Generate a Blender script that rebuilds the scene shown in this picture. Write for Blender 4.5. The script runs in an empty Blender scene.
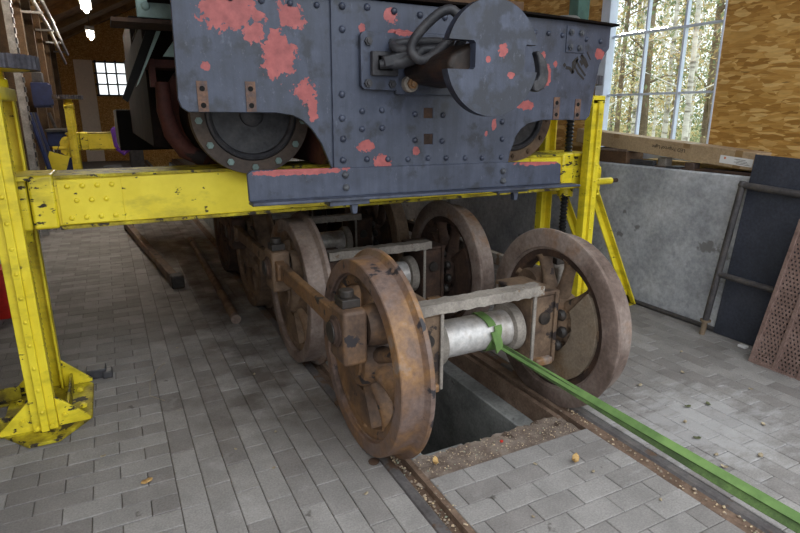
import bpy, bmesh, math, random
from mathutils import Vector, Matrix
from mathutils.geometry import tessellate_polygon
random.seed(7)
PI = math.pi
SC = bpy.context.scene
COL = SC.collection

# ------------------------------------------------------------------ camera
F_PX = 562.6
AX_X = Vector((0.89127335, -0.12005846, 0.43728455))   # world axes in camera space (right, down, forward)
AX_Y = Vector((-0.45346618, -0.23494055, 0.85975075))
AX_Z = Vector((-0.00048448, -0.96456669, -0.26383870))
CAM_P = Vector((-1.44, 0.0, 1.448))
cam = bpy.data.cameras.new('camera')
cam.sensor_width = 36.0
cam.lens = F_PX / 800 * 36.0
cam.clip_start = 0.05
cam.clip_end = 300
camo = bpy.data.objects.new('camera', cam)
COL.objects.link(camo)
right = Vector((AX_X[0], AX_Y[0], AX_Z[0])); down = Vector((AX_X[1], AX_Y[1], AX_Z[1])); fwd = Vector((AX_X[2], AX_Y[2], AX_Z[2]))
camo.matrix_world = Matrix(((right[0], -down[0], -fwd[0], CAM_P[0]), (right[1], -down[1], -fwd[1], CAM_P[1]),
                            (right[2], -down[2], -fwd[2], CAM_P[2]), (0, 0, 0, 1)))
SC.camera = camo

# ------------------------------------------------------------------ sky and exposure
world = bpy.data.worlds.new('overcast_sky')
SC.world = world
world.use_nodes = True
wn = world.node_tree.nodes; wl = world.node_tree.links
wn.clear()
wo = wn.new('ShaderNodeOutputWorld'); wb = wn.new('ShaderNodeBackground')
# overcast sky: three times brighter overhead than at the horizon
tc = wn.new('ShaderNodeTexCoord'); sp_ = wn.new('ShaderNodeSeparateXYZ'); cr_ = wn.new('ShaderNodeValToRGB')
wl.new(tc.outputs['Generated'], sp_.inputs[0]); wl.new(sp_.outputs[2], cr_.inputs[0])
cr_.color_ramp.elements[0].color = (0.31, 0.33, 0.35, 1); cr_.color_ramp.elements[1].color = (0.90, 0.955, 1.0, 1)
wl.new(cr_.outputs[0], wb.inputs['Color'])
wb.inputs['Strength'].default_value = 3.2
wl.new(wb.outputs[0], wo.inputs[0])
SC.view_settings.view_transform = 'Standard'
SC.view_settings.look = 'None'
SC.view_settings.gamma = 1
SC.view_settings.use_curve_mapping = False
SC.view_settings.exposure = 0.55

# ------------------------------------------------------------------ materials
def lin(r, g, b):
    f = lambda c: (c/255/12.92) if c/255 <= 0.04045 else ((c/255+0.055)/1.055)**2.4
    return (f(r), f(g), f(b), 1)

class NT:
    def __init__(s, name):
        s.m = bpy.data.materials.new(name); s.m.use_nodes = True
        s.t = s.m.node_tree; s.n = s.t.nodes; s.l = s.t.links
        s.n.clear()
        s.out = s.n.new('ShaderNodeOutputMaterial')
        s.b = s.n.new('ShaderNodeBsdfPrincipled')
        s.l.new(s.b.outputs[0], s.out.inputs[0])
        s._p = None
    def put(s, sock, v):
        if hasattr(v, 'links') or isinstance(v, bpy.types.NodeSocket): s.l.new(v, sock)
        else: sock.default_value = v
    def pos(s):
        if s._p is None: s._p = s.n.new('ShaderNodeNewGeometry').outputs['Position']
        return s._p
    def objc(s): return s.n.new('ShaderNodeTexCoord').outputs['Object']
    def mapping(s, v, scale=(1,1,1), rot=(0,0,0), loc=(0,0,0)):
        m = s.n.new('ShaderNodeMapping'); s.l.new(v, m.inputs[0])
        m.inputs['Scale'].default_value = scale; m.inputs['Rotation'].default_value = rot; m.inputs['Location'].default_value = loc
        return m.outputs[0]
    def noise(s, v, scale, detail=4, rough=0.6, dist=0.0):
        n = s.n.new('ShaderNodeTexNoise'); s.l.new(v, n.inputs['Vector'])
        n.inputs['Scale'].default_value = scale; n.inputs['Detail'].default_value = detail
        n.inputs['Roughness'].default_value = rough; n.inputs['Distortion'].default_value = dist
        return n.outputs['Fac']
    def voro(s, v, scale, out='Color', feat='F1'):
        n = s.n.new('ShaderNodeTexVoronoi'); s.l.new(v, n.inputs['Vector']); n.feature = feat
        n.inputs['Scale'].default_value = scale
        return n.outputs[out]
    def ramp(s, f, *stops):
        n = s.n.new('ShaderNodeValToRGB'); s.l.new(f, n.inputs[0])
        e = n.color_ramp.elements
        while len(e) < len(stops): e.new(0.5)
        for i, (p, c) in enumerate(stops):
            e[i].position = p; e[i].color = c if not isinstance(c, (int, float)) else (c, c, c, 1)
        return n.outputs[0]
    def mix(s, f, a, b, mode='MIX'):
        n = s.n.new('ShaderNodeMix'); n.data_type = 'RGBA'; n.blend_type = mode
        s.put(n.inputs[0], f); s.put(n.inputs[6], a); s.put(n.inputs[7], b)
        return n.outputs[2]
    def math(s, op, a, b=0.0, c=None):
        n = s.n.new('ShaderNodeMath'); n.operation = op
        s.put(n.inputs[0], a); s.put(n.inputs[1], b)
        if c is not None: s.put(n.inputs[2], c)
        return n.outputs[0]
    def vmath(s, op, a, b=(0,0,0)):
        n = s.n.new('ShaderNodeVectorMath'); n.operation = op
        s.put(n.inputs[0], a); s.put(n.inputs[1], b)
        return n.outputs['Value'] if op in ('LENGTH', 'DISTANCE', 'DOT_PRODUCT') else n.outputs[0]
    def bump(s, h, strength=0.3, dist=0.004):
        n = s.n.new('ShaderNodeBump'); s.l.new(h, n.inputs['Height'])
        n.inputs['Strength'].default_value = strength; n.inputs['Distance'].default_value = dist
        s.l.new(n.outputs[0], s.b.inputs['Normal'])
    def fin(s, col, rough=0.7, metal=0.0, spec=0.5):
        s.put(s.b.inputs['Base Color'], col); s.put(s.b.inputs['Roughness'], rough); s.put(s.b.inputs['Metallic'], metal)
        s.b.inputs['Specular IOR Level'].default_value = spec
        return s.m

def plain(name, rgb, rough=0.7, metal=0.0, var=0.25, scale=14, spec=0.4):
    t = NT(name); n = t.noise(t.pos(), scale)
    c = lin(*rgb); d = tuple(x*(1-var) for x in c[:3]) + (1,); h = tuple(min(1, x*(1+var)) for x in c[:3]) + (1,)
    t.bump(t.noise(t.pos(), 90, 3), 0.15, 0.002)
    return t.fin(t.ramp(n, (0.3, d), (0.7, h)), rough, metal, spec)

def mottled(name, cols, scale=9, fine=60, rough=0.8, bump=0.5, dark=None, dark_t=0.62, dark_scale=7, metal=0.0, spec=0.35):
    """patchy rust / dirt: three tones, optional dark flakes"""
    t = NT(name); p = t.pos()
    n = t.noise(p, scale, 5, 0.62)
    k = len(cols)
    c = t.ramp(n, *[(0.3 + 0.4*i/(k-1), lin(*cols[i])) for i in range(k)])
    f = t.noise(p, fine, 4, 0.65)
    c = t.mix(1.0, c, t.ramp(f, (0.3, 0.74), (0.7, 1.18)), 'MULTIPLY')
    if dark:
        dmask = t.ramp(t.noise(t.mapping(p, loc=(3, 7, 1)), dark_scale, 6, 0.6), (dark_t, 0.0), (dark_t+0.03, 1.0))
        c = t.mix(dmask, c, lin(*dark))
    t.bump(t.math('ADD', n, t.math('MULTIPLY', f, 0.5)), bump, 0.004)
    return t.fin(c, rough, metal, spec)

def paint_yellow(name, chip=0.60, tone=1.0):
    t = NT(name); p = t.pos()
    a = t.noise(p, 5, 5)
    base = t.ramp(a, (0.3, lin(216*tone, 194*tone, 32*tone)), (0.7, lin(238*tone, 218*tone, 58*tone)))
    d = t.ramp(t.noise(t.mapping(p, scale=(1, 1, 2.2)), 3.2, 6, 0.65), (0.50, 0.0), (0.72, 0.75))
    base = t.mix(d, base, lin(140, 125, 30))
    ch = t.ramp(t.noise(t.mapping(p, scale=(1, 1, 1.9), loc=(2, 0, 5)), 16, 6, 0.62), (chip, 0.0), (chip+0.025, 1.0))
    base = t.mix(ch, base, lin(48, 40, 34))
    t.bump(t.math('SUBTRACT', t.noise(p, 70, 3), ch), 0.25, 0.002)
    return t.fin(base, t.math('ADD', 0.38, t.math('MULTIPLY', ch, 0.4)), 0, 0.45)

def slate(name, blobs, seed=0, darken=0.0):
    """blue-grey paint; red primer shows where the paint has flaked off (blobs in world x,z)"""
    t = NT(name); p = t.pos()
    a = t.noise(p, 6, 6, 0.6)
    base = t.ramp(a, (0.25, lin(46, 51, 65)), (0.5, lin(61, 67, 84)), (0.78, lin(80, 86, 103)))
    streak = t.noise(t.mapping(p, scale=(14, 14, 1.3)), 2.0, 4)
    base = t.mix(1.0, base, t.ramp(streak, (0.3, 0.78), (0.7, 1.12)), 'MULTIPLY')
    fine = t.noise(p, 110, 3)
    base = t.mix(t.ramp(fine, (0.66, 0.0), (0.72, 0.4)), base, lin(104, 103, 106))
    dn = t.noise(t.mapping(p, loc=(5, 1, 2)), 11, 5, 0.6)
    base = t.mix(t.ramp(dn, (0.54-darken, 0.0), (0.66-darken, 0.75)), base, lin(38, 40, 47))
    sc = t.noise(t.mapping(p, scale=(1, 1, 0.5), loc=(7, 2, 4)), 28, 6, 0.75)
    base = t.mix(t.ramp(sc, (0.60, 0.0), (0.68, 0.5)), base, lin(98, 103, 118))
    h = fine
    if blobs:
        md = None
        for (x, z, rx, rz) in blobs:
            v = t.vmath('MULTIPLY', t.vmath('SUBTRACT', p, (x, 0, z)), (1/rx, 0, 1/rz))
            l = t.vmath('LENGTH', v)
            md = l if md is None else t.math('MINIMUM', md, l)
        nn = t.noise(t.mapping(p, loc=(1, 4, 9)), 22, 5, 0.6)
        n2 = t.noise(t.mapping(p, loc=(6, 2, 3)), 60, 4, 0.6)
        e = t.math('ADD', md, t.math('ADD', t.math('MULTIPLY', t.math('SUBTRACT', nn, 0.5), 1.9), t.math('MULTIPLY', t.math('SUBTRACT', n2, 0.5), 1.3)))
        mk = t.ramp(e, (0.97, 1.0), (1.0, 0.0))
        red = t.ramp(t.noise(p, 25, 3), (0.3, lin(136, 66, 66)), (0.7, lin(170, 88, 86)))
        base = t.mix(mk, base, red)
        h = t.math('SUBTRACT', fine, mk)
    t.bump(h, 0.3, 0.002)
    return t.fin(base, t.ramp(a, (0.3, 0.36), (0.7, 0.58)), 0, 0.5)

M = {}
def paver_mat(name, per_island):
    t = NT(name); p = t.pos()
    rnd = t.n.new('ShaderNodeNewGeometry').outputs['Random Per Island'] if per_island else t.n.new('ShaderNodeObjectInfo').outputs['Random']
    c = t.ramp(rnd, (0.0, lin(120, 115, 112)), (0.5, lin(132, 128, 125)), (1.0, lin(143, 139, 136)))
    c = t.mix(1.0, c, t.ramp(t.noise(p, 130, 3, 0.7), (0.25, 0.72), (0.75, 1.22)), 'MULTIPLY')
    c = t.mix(1.0, c, t.ramp(t.noise(p, 6, 5, 0.6), (0.3, 0.82), (0.7, 1.12)), 'MULTIPLY')
    # oil and brake dust, thickest beside the left rail
    sx = t.n.new('ShaderNodeSeparateXYZ'); t.l.new(p, sx.inputs[0])
    near = t.ramp(t.math('ABSOLUTE', t.math('ADD', sx.outputs[0], 0.72)), (0.15, 1.0), (0.85, 0.0))
    yy = t.ramp(t.math('MULTIPLY', sx.outputs[1], 0.1), (0.19, 0.0), (0.27, 1.0))
    dirt = t.math('MULTIPLY', t.math('MULTIPLY', near, yy), t.ramp(t.noise(p, 4.5, 6, 0.65), (0.36, 0.0), (0.62, 1.0)))
    c = t.mix(t.math('MULTIPLY', dirt, 0.72), c, lin(72, 62, 54))
    spots = t.ramp(t.noise(t.mapping(p, loc=(9, 3, 0)), 9, 4, 0.5), (0.70, 0.0), (0.74, 0.7))
    c = t.mix(spots, c, lin(70, 64, 58))
    pale = t.ramp(t.noise(t.mapping(p, loc=(2, 8, 0)), 3.1, 6, 0.7), (0.6, 0.0), (0.78, 0.5))
    c = t.mix(pale, c, lin(178, 174, 172))
    # whitish dust scuffed over the blocks right of the track
    dl = t.vmath('LENGTH', t.vmath('MULTIPLY', t.vmath('SUBTRACT', p, (0.95, 1.5, 0)), (1/0.55, 1/0.42, 0)))
    dm = t.ramp(t.math('ADD', dl, t.math('MULTIPLY', t.math('SUBTRACT', t.noise(t.mapping(p, rot=(0, 0, 0.6), scale=(1, 2.5, 1)), 7, 6, 0.7), 0.5), 3.2)), (0.35, 0.34), (0.95, 0.0))
    c = t.mix(dm, c, lin(186, 185, 186))
    t.bump(t.noise(p, 160, 3), 0.35, 0.0015)
    return t.fin(c, 0.88, 0, 0.25)
M['paver'] = paver_mat('paver_concrete', False)
M['paver_all'] = paver_mat('paver_concrete_field', True)
M['joint'] = mottled('joint_sand', [(66, 60, 54), (84, 78, 70), (98, 90, 82)], 20, 120, 0.95)
M['yellow'] = paint_yellow('yellow_paint', 0.66)
M['yellow_worn'] = paint_yellow('yellow_paint_worn', 0.57)
M['yellow_dirty'] = mottled('yellow_paint_dirty', [(96, 82, 32), (160, 144, 34), (210, 196, 46)], 10, 50, 0.6, 0.4, (50, 42, 36), 0.56, 14)
M['rust_ochre'] = mottled('rust_ochre', [(72, 58, 51), (108, 91, 84), (108, 84, 68), (132, 98, 64), (128, 119, 115)], 4.2, 45, 0.52, 0.35, (44, 41, 44), 0.60, 7)
M['rust_ochre_face'] = mottled('rust_ochre_face', [(60, 48, 42), (90, 70, 56), (118, 88, 60), (100, 82, 74)], 5, 45, 0.65, 0.5, (44, 40, 42), 0.61, 9)
M['rust_mauve'] = mottled('rust_mauve', [(78, 64, 56), (106, 90, 82), (130, 116, 108), (122, 92, 68)], 3.5, 50, 0.75, 0.6, (74, 66, 64), 0.68, 9)
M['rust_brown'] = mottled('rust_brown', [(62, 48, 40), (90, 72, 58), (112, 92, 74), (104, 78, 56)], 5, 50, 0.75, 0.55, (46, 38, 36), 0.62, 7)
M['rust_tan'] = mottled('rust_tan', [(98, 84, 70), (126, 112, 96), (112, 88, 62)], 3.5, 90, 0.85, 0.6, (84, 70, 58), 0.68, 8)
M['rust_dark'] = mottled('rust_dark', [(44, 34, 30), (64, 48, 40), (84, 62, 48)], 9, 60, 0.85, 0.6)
M['grease'] = mottled('black_grease', [(30, 27, 25), (46, 41, 38), (66, 56, 48)], 14, 60, 0.55, 0.6)
M['axle'] = mottled('axle_steel', [(140, 130, 120), (176, 170, 165), (192, 189, 187), (160, 138, 116)], 4, 40, 0.42, 0.12, metal=0.3)
M['ring_dark'] = mottled('dark_flange_steel', [(58, 50, 46), (78, 68, 62), (92, 78, 68)], 8, 50, 0.7, 0.4)  # dark brown-grey for the left cover ring
M['scale'] = mottled('scaled_grey_steel', [(104, 98, 90), (132, 124, 116), (150, 143, 133)], 8, 90, 0.8, 0.6, (104, 84, 66), 0.64, 8)
M['rail'] = mottled('rail_steel', [(74, 70, 70), (94, 90, 90), (112, 106, 102)], 6, 70, 0.55, 0.3, (92, 72, 58), 0.55, 5, 0.15)
M['rust_strip'] = mottled('rusty_edge_steel', [(80, 64, 52), (104, 84, 70), (124, 104, 88)], 9, 80, 0.85, 0.5)
M['kerb'] = mottled('crumbled_concrete', [(88, 74, 64), (112, 98, 88), (134, 122, 112)], 12, 130, 0.95, 1.0, (70, 56, 46), 0.6, 5)
M['pit'] = mottled('pit_concrete', [(104, 104, 102), (128, 128, 126), (146, 146, 142)], 5, 60, 0.9, 0.4, (76, 72, 68), 0.66, 4)
M['concrete'] = mottled('rendered_concrete', [(134, 136, 142), (164, 166, 172), (188, 189, 194)], 2.4, 30, 0.85, 0.2, (120, 119, 120), 0.64, 3.0)
M['slate_plain'] = slate('slate_paint', [])
M['bolt'] = mottled('dark_bolt_steel', [(58, 60, 66), (78, 80, 86), (96, 98, 102)], 20, 80, 0.55, 0.3)
M['iron'] = mottled('dark_iron', [(40, 40, 44), (58, 58, 62), (74, 72, 74)], 14, 70, 0.5, 0.4)
M['black'] = plain('black_void', (10, 9, 9), 0.9, 0, 0.1)
M['dark_body'] = mottled('near_black_steel', [(18, 16, 15), (28, 23, 21), (40, 30, 26)], 7, 40, 0.95, 0.4, spec=0.05)  # near-black tone for the body parts behind the buffer plate
M['dark_red'] = mottled('dark_red_frame', [(52, 26, 22), (74, 38, 32), (88, 52, 44)], 6, 40, 0.75, 0.4, (36, 28, 26), 0.6)
M['pale_green'] = plain('pale_green_primer', (118, 138, 134), 0.6)
M['green_metal'] = plain('green_metal', (62, 92, 84), 0.6)
M['screw'] = plain('dark_screw_steel', (42, 42, 44), 0.45, 0.4)
M['gear'] = mottled('grey_gear_rubber', [(62, 60, 66), (82, 80, 88), (98, 96, 102)], 14, 60, 0.7)
M['cardboard'] = mottled('cardboard', [(150, 126, 98), (166, 142, 112), (178, 154, 124)], 3, 90, 0.85, 0.1)
M['tape'] = plain('brown_tape', (140, 112, 78), 0.4)
M['label'] = plain('white_label', (214, 212, 212), 0.6, 0, 0.04)
M['ink'] = plain('black_ink', (40, 36, 34), 0.7, 0, 0.05)
M['orange'] = plain('orange_print', (210, 110, 50), 0.6)
M['boxwood'] = mottled('dark_box_wood', [(74, 54, 40), (92, 68, 50), (108, 84, 62)], 6, 60, 0.8)
M['planks'] = mottled('pale_timber', [(150, 120, 74), (180, 148, 92), (198, 168, 110)], 5, 60, 0.8)
M['beamwood'] = mottled('roof_timber', [(96, 72, 48), (124, 96, 64), (146, 114, 76)], 4, 50, 0.85)
M['post_wood'] = mottled('old_post_timber', [(58, 46, 34), (78, 62, 46), (94, 76, 56)], 4, 50, 0.85)
M['board'] = mottled('dark_board', [(44, 47, 56), (54, 57, 67), (66, 68, 78)], 3, 60, 0.6, 0.15)
M['pipe'] = mottled('dark_pipe', [(52, 50, 52), (70, 67, 68), (88, 82, 78)], 10, 70, 0.5, 0.3)
M['grate'] = mottled('rusty_grate', [(92, 72, 66), (118, 96, 88), (136, 114, 106)], 9, 80, 0.75, 0.4)
M['frame'] = plain('window_frame_paint', (196, 204, 220), 0.5, 0, 0.08)
M['frame_dark'] = plain('dark_door_frame', (44, 44, 48), 0.5)
M['white_panel'] = plain('white_panel', (232, 222, 212), 0.6, 0, 0.06)
M['blue'] = plain('blue_enamel', (28, 42, 84), 0.5)
M['purple'] = plain('purple_clamp', (96, 48, 150), 0.5)
M['red'] = plain('red_paint', (190, 40, 30), 0.5)
M['galv'] = mottled('galvanised_steel', [(120, 118, 116), (146, 144, 142), (164, 162, 160)], 12, 60, 0.45, 0.2, metal=0.4)
M['leaf_dry'] = mottled('dry_leaf', [(150, 110, 62), (182, 146, 92), (196, 168, 118)], 60, 200, 0.8)
M['leaf_pale'] = mottled('pale_dry_leaf', [(120, 104, 84), (154, 140, 116), (172, 160, 136)], 60, 200, 0.85)
M['leaf_green'] = plain('green_leaf', (84, 88, 62), 0.7)
M['gravel'] = None

def osb_mat():
    t = NT('osb_board'); p = t.pos()
    c = None
    for i, (rx, sc, lo) in enumerate(((0.25, 30, 0), (-0.45, 36, 3), (0.9, 40, 7), (0.05, 48, 11))):
        w = t.mapping(p, scale=(1.0, 0.26, 1.0), rot=(rx, 0, 0.3*rx), loc=(lo, lo*0.7, lo*1.3))
        dist = t.noise(w, 6, 2)
        col = t.voro(t.mix(0.06, w, t.n[dist.node.name].outputs['Color']), sc)
        s = t.n.new('ShaderNodeSeparateColor'); t.l.new(col, s.inputs[0])
        cc = t.ramp(s.outputs[0], (0.0, lin(150, 106, 46)), (0.35, lin(176, 130, 64)), (0.7, lin(192, 148, 80)), (1.0, lin(214, 176, 112)))
        m = t.ramp(s.outputs[1], (0.5, 0.0), (0.52, 1.0))
        c = cc if c is None else t.mix(m, c, cc)
    grain = t.noise(t.mapping(p, scale=(1, 0.15, 1)), 70, 3)
    c = t.mix(1.0, c, t.ramp(grain, (0.3, 0.8), (0.7, 1.1)), 'MULTIPLY')
    dk = t.ramp(t.noise(t.mapping(p, scale=(1, 0.3, 1.6), loc=(4, 0, 2)), 13, 4), (0.69, 0.0), (0.72, 0.6))
    c = t.mix(dk, c, lin(86, 62, 34))
    return t.fin(c, 0.6, 0, 0.35)
M['osb'] = osb_mat()

def glass_mat():
    t = NT('window_glass')
    g = t.n.new('ShaderNodeBsdfGlossy'); g.inputs['Roughness'].default_value = 0.02
    tr = t.n.new('ShaderNodeBsdfTransparent'); tr.inputs[0].default_value = (0.94, 0.97, 0.96, 1)
    lw = t.n.new('ShaderNodeLayerWeight'); lw.inputs[0].default_value = 0.5
    fr = t.math('ADD', 0.05, t.math('MULTIPLY', t.math('POWER', lw.outputs['Facing'], 5.0), 0.95))
    mx = t.n.new('ShaderNodeMixShader')
    t.l.new(fr, mx.inputs[0]); t.l.new(tr.outputs[0], mx.inputs[1]); t.l.new(g.outputs[0], mx.inputs[2])
    t.l.new(mx.outputs[0], t.out.inputs[0])
    return t.m
M['glass'] = glass_mat()
def emit_mat(name, col, s):
    t = NT(name); e = t.n.new('ShaderNodeEmission'); e.inputs[0].default_value = col; e.inputs[1].default_value = s
    t.l.new(e.outputs[0], t.out.inputs[0]); return t.m
M['tube_light'] = emit_mat('lamp_tube', (1, 0.93, 0.82, 1), 90)

def strap_mat():
    t = NT('green_webbing'); p = t.pos()
    n = t.noise(p, 9, 4)
    c = t.ramp(n, (0.3, lin(66, 92, 48)), (0.7, lin(104, 132, 74)))
    return t.fin(c, 0.75, 0, 0.3)
M['strap'] = strap_mat()
M['strap_dark'] = mottled('green_webbing_dark', [(40, 52, 28), (58, 76, 38), (78, 100, 52)], 10, 120, 0.8, 0.2)  # deeper green for the lower band of the strap
def bark_birch():
    t = NT('birch_bark'); p = t.pos()
    c = t.ramp(t.noise(t.mapping(p, scale=(1, 1, 3.5)), 3.0, 5), (0.35, lin(120, 112, 102)), (0.5, lin(206, 200, 192)), (0.8, lin(236, 232, 226)))
    return t.fin(c, 0.8, 0, 0.2)
M['birch'] = bark_birch()
M['bark'] = mottled('brown_bark', [(84, 72, 58), (116, 100, 82), (140, 124, 102)], 3, 20, 0.9)
def leafmat(name, cols):
    t = NT(name)
    r = t.n.new('ShaderNodeNewGeometry').outputs['Random Per Island']
    c = t.ramp(r, *[(i/(len(cols)-1), lin(*cols[i])) for i in range(len(cols))])
    t.b.inputs['Subsurface Weight'].default_value = 0.0
    tl = t.n.new('ShaderNodeBsdfTranslucent'); t.l.new(c, tl.inputs[0])
    mx = t.n.new('ShaderNodeMixShader'); mx.inputs[0].default_value = 0.4
    t.fin(c, 0.7, 0, 0.3)
    t.l.new(t.b.outputs[0], mx.inputs[1]); t.l.new(tl.outputs[0], mx.inputs[2]); t.l.new(mx.outputs[0], t.out.inputs[0])
    return t.m
M['fol_green'] = leafmat('ivy_leaves', [(96, 108, 78), (122, 134, 98), (158, 162, 124)])
M['fol_autumn'] = leafmat('autumn_leaves', [(168, 142, 96), (198, 176, 126), (166, 160, 112), (214, 198, 156)])
M['grass'] = mottled('outside_grass', [(86, 96, 58), (116, 116, 72), (140, 124, 84)], 3, 40, 0.95)

# ------------------------------------------------------------------ mesh builder
class B:
    def __init__(s): s.v = []; s.f = []
    def add(s, vs, fs):
        o = len(s.v); s.v += [tuple(v) for v in vs]; s.f += [tuple(i+o for i in f) for f in fs]; return s
    def box(s, x0, x1, y0, y1, z0, z1, mat=None):
        vs = [Vector((x, y, z)) for z in (z0, z1) for y in (y0, y1) for x in (x0, x1)]
        if mat is not None: vs = [mat @ v for v in vs]
        return s.add(vs, [(0,2,3,1), (4,5,7,6), (0,1,5,4), (2,6,7,3), (0,4,6,2), (1,3,7,5)])
    def prism(s, outer, axis, a0, a1, holes=(), mat=None):
        """outline in the plane normal to axis; 'x':(y,z) 'y':(x,z) 'z':(x,y)"""
        loops = [list(outer)] + [list(h) for h in holes]
        def P(p, a):
            v = {'x': Vector((a, p[0], p[1])), 'y': Vector((p[0], a, p[1])), 'z': Vector((p[0], p[1], a))}[axis]
            return mat @ v if mat is not None else v
        flat = [p for l in loops for p in l]; n = len(flat)
        tris = tessellate_polygon([[Vector((p[0], p[1], 0)) for p in l] for l in loops])
        fs = [tuple(t) for t in tris] + [tuple(i+n for i in reversed(t)) for t in tris]
        o = 0
        for l in loops:
            k = len(l)
            for i in range(k): fs.append((o+i, o+(i+1) % k, o+(i+1) % k+n, o+i+n))
            o += k
        return s.add([P(p, a0) for p in flat] + [P(p, a1) for p in flat], fs)
    def tube(s, pts, r, n=10, caps=True, flat=None):
        """sweep along a polyline; r number or list; flat=(a,b) for an elliptical section factor"""
        pts = [Vector(p) for p in pts]; m = len(pts)
        rs = [r]*m if isinstance(r, (int, float)) else list(r)
        up = None; vs = []
        for i, p in enumerate(pts):
            d = (pts[min(i+1, m-1)] - pts[max(i-1, 0)]).normalized()
            if up is None:
                up = Vector((0, 0, 1)) if abs(d.z) < 0.9 else Vector((1, 0, 0))
            a = d.cross(up).normalized(); up = a.cross(d).normalized()
            fa, fb = flat or (1, 1)
            for k in range(n):
                t = 2*PI*k/n
                vs.append(p + a*(math.cos(t)*rs[i]*fa) + up*(math.sin(t)*rs[i]*fb))
        fs = [(i*n+k, i*n+(k+1) % n, (i+1)*n+(k+1) % n, (i+1)*n+k) for i in range(m-1) for k in range(n)]
        if caps: fs += [tuple(range(n-1, -1, -1)), tuple(range((m-1)*n, m*n))]
        return s.add(vs, fs)
    def lathe(s, prof, o, axis='x', n=48, closed=False, sgn=1):
        """prof: (radius, height along axis)"""
        o = Vector(o); vs = []
        for (r, h) in prof:
            for k in range(n):
                t = 2*PI*k/n; c, q = r*math.cos(t), r*math.sin(t); h2 = h*sgn
                vs.append(o + (Vector((h2, c, q)) if axis == 'x' else Vector((c, h2, q)) if axis == 'y' else Vector((c, q, h2))))
        m = len(prof); fs = []
        for i in range(m if closed else m-1):
            j = (i+1) % m
            for k in range(n): fs.append((i*n+k, i*n+(k+1) % n, j*n+(k+1) % n, j*n+k))
        if not closed: fs += [tuple(range(n)), tuple(range((m-1)*n, m*n))]
        return s.add(vs, fs)
    def ribbon(s, pts, widths, nrm, th):
        """strap: width vector per point, thickness along nrm per point"""
        vs = []
        for p, w, q in zip(pts, widths, nrm):
            p = Vector(p); w = Vector(w)/2; q = Vector(q).normalized()*th/2
            vs += [p-w-q, p+w-q, p+w+q, p-w+q]
        m = len(pts); fs = [(i*4+k, i*4+(k+1) % 4, i*4+4+(k+1) % 4, i*4+4+k) for i in range(m-1) for k in range(4)]
        fs += [(3, 2, 1, 0), tuple((m-1)*4+k for k in range(4))]
        return s.add(vs, fs)
    def mesh(s, name, smooth=0.6):
        me = bpy.data.meshes.new(name); me.from_pydata(s.v, [], s.f)
        bm = bmesh.new(); bm.from_mesh(me); bmesh.ops.recalc_face_normals(bm, faces=bm.faces); bm.to_mesh(me); bm.free()
        if smooth:
            me.shade_smooth(); me.set_sharp_from_angle(angle=smooth)
        return me
    def obj(s, name, mat, parent=None, bevel=0, smooth=0.6, seg=2):
        o = link(name, s.mesh(name, smooth), parent); o.data.materials.append(mat if not isinstance(mat, str) else M[mat])
        if bevel:
            b = o.modifiers.new('bevel', 'BEVEL'); b.width = bevel; b.segments = seg; b.limit_method = 'ANGLE'; b.angle_limit = 0.6
        return o

def link(name, data, parent=None):
    o = bpy.data.objects.new(name, data); COL.objects.link(o)
    if parent is not None:
        o.parent = parent
        o.matrix_parent_inverse = parent_world(parent).inverted()
    return o
def parent_world(p):
    m = p.matrix_parent_inverse @ p.matrix_basis
    return parent_world(p.parent) @ m if p.parent is not None else p.matrix_basis.copy()
def tag(o, label, cat, group=None):
    o['label'] = label; o['category'] = cat
    if group: o['group'] = group
    return o
def thing(name, loc, label, cat, group=None):
    o = bpy.data.objects.new(name, None); COL.objects.link(o); o.location = loc; o.empty_display_size = 0.1
    return tag(o, label, cat, group)
def struct(o, label=None):
    o['kind'] = 'structure'
    if label: o['label'] = label
    return o
def place(name, mesh, mat, parent, loc, rot=None):
    """a copy of a shared mesh (mesh local, world placement)"""
    o = link(name, mesh, parent); o.location = loc
    if rot: o.rotation_euler = rot
    if mat is not None and not mesh.materials: mesh.materials.append(M[mat] if isinstance(mat, str) else mat)
    return o
def arc(cx, cy, r, a0, a1, n, ry=None):
    return [(cx + r*math.cos(a0+(a1-a0)*i/n), cy + (ry or r)*math.sin(a0+(a1-a0)*i/n)) for i in range(n+1)]
def proj(p):
    d = Vector(p) - CAM_P
    z = d.dot(fwd)
    if z < 0.05: return None
    return (400 + F_PX*d.dot(right)/z, 266.5 + F_PX*d.dot(down)/z)

# ================================================================== SETTING
WL, WR, WIN_X, YF, YB = -2.45, 2.12, 2.40, 0.6, 20.0     # left wall, low right wall, window plane, open front, end wall
PIT_Y = 1.88
floor = B()
floor.box(WL, -0.56, YF-6, YB, -0.3, -0.006)
floor.box(0.56, WR, YF-6, YB, -0.3, -0.006)
floor.box(-0.43, 0.43, YF-6, 1.72, -0.3, -0.006)
floor.box(WR, 6, YF-6, YF, -0.3, -0.006); floor.box(-6, WL, YF-6, YF, -0.3, -0.006)
floor = struct(floor.obj('floor', 'joint', smooth=0))

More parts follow.
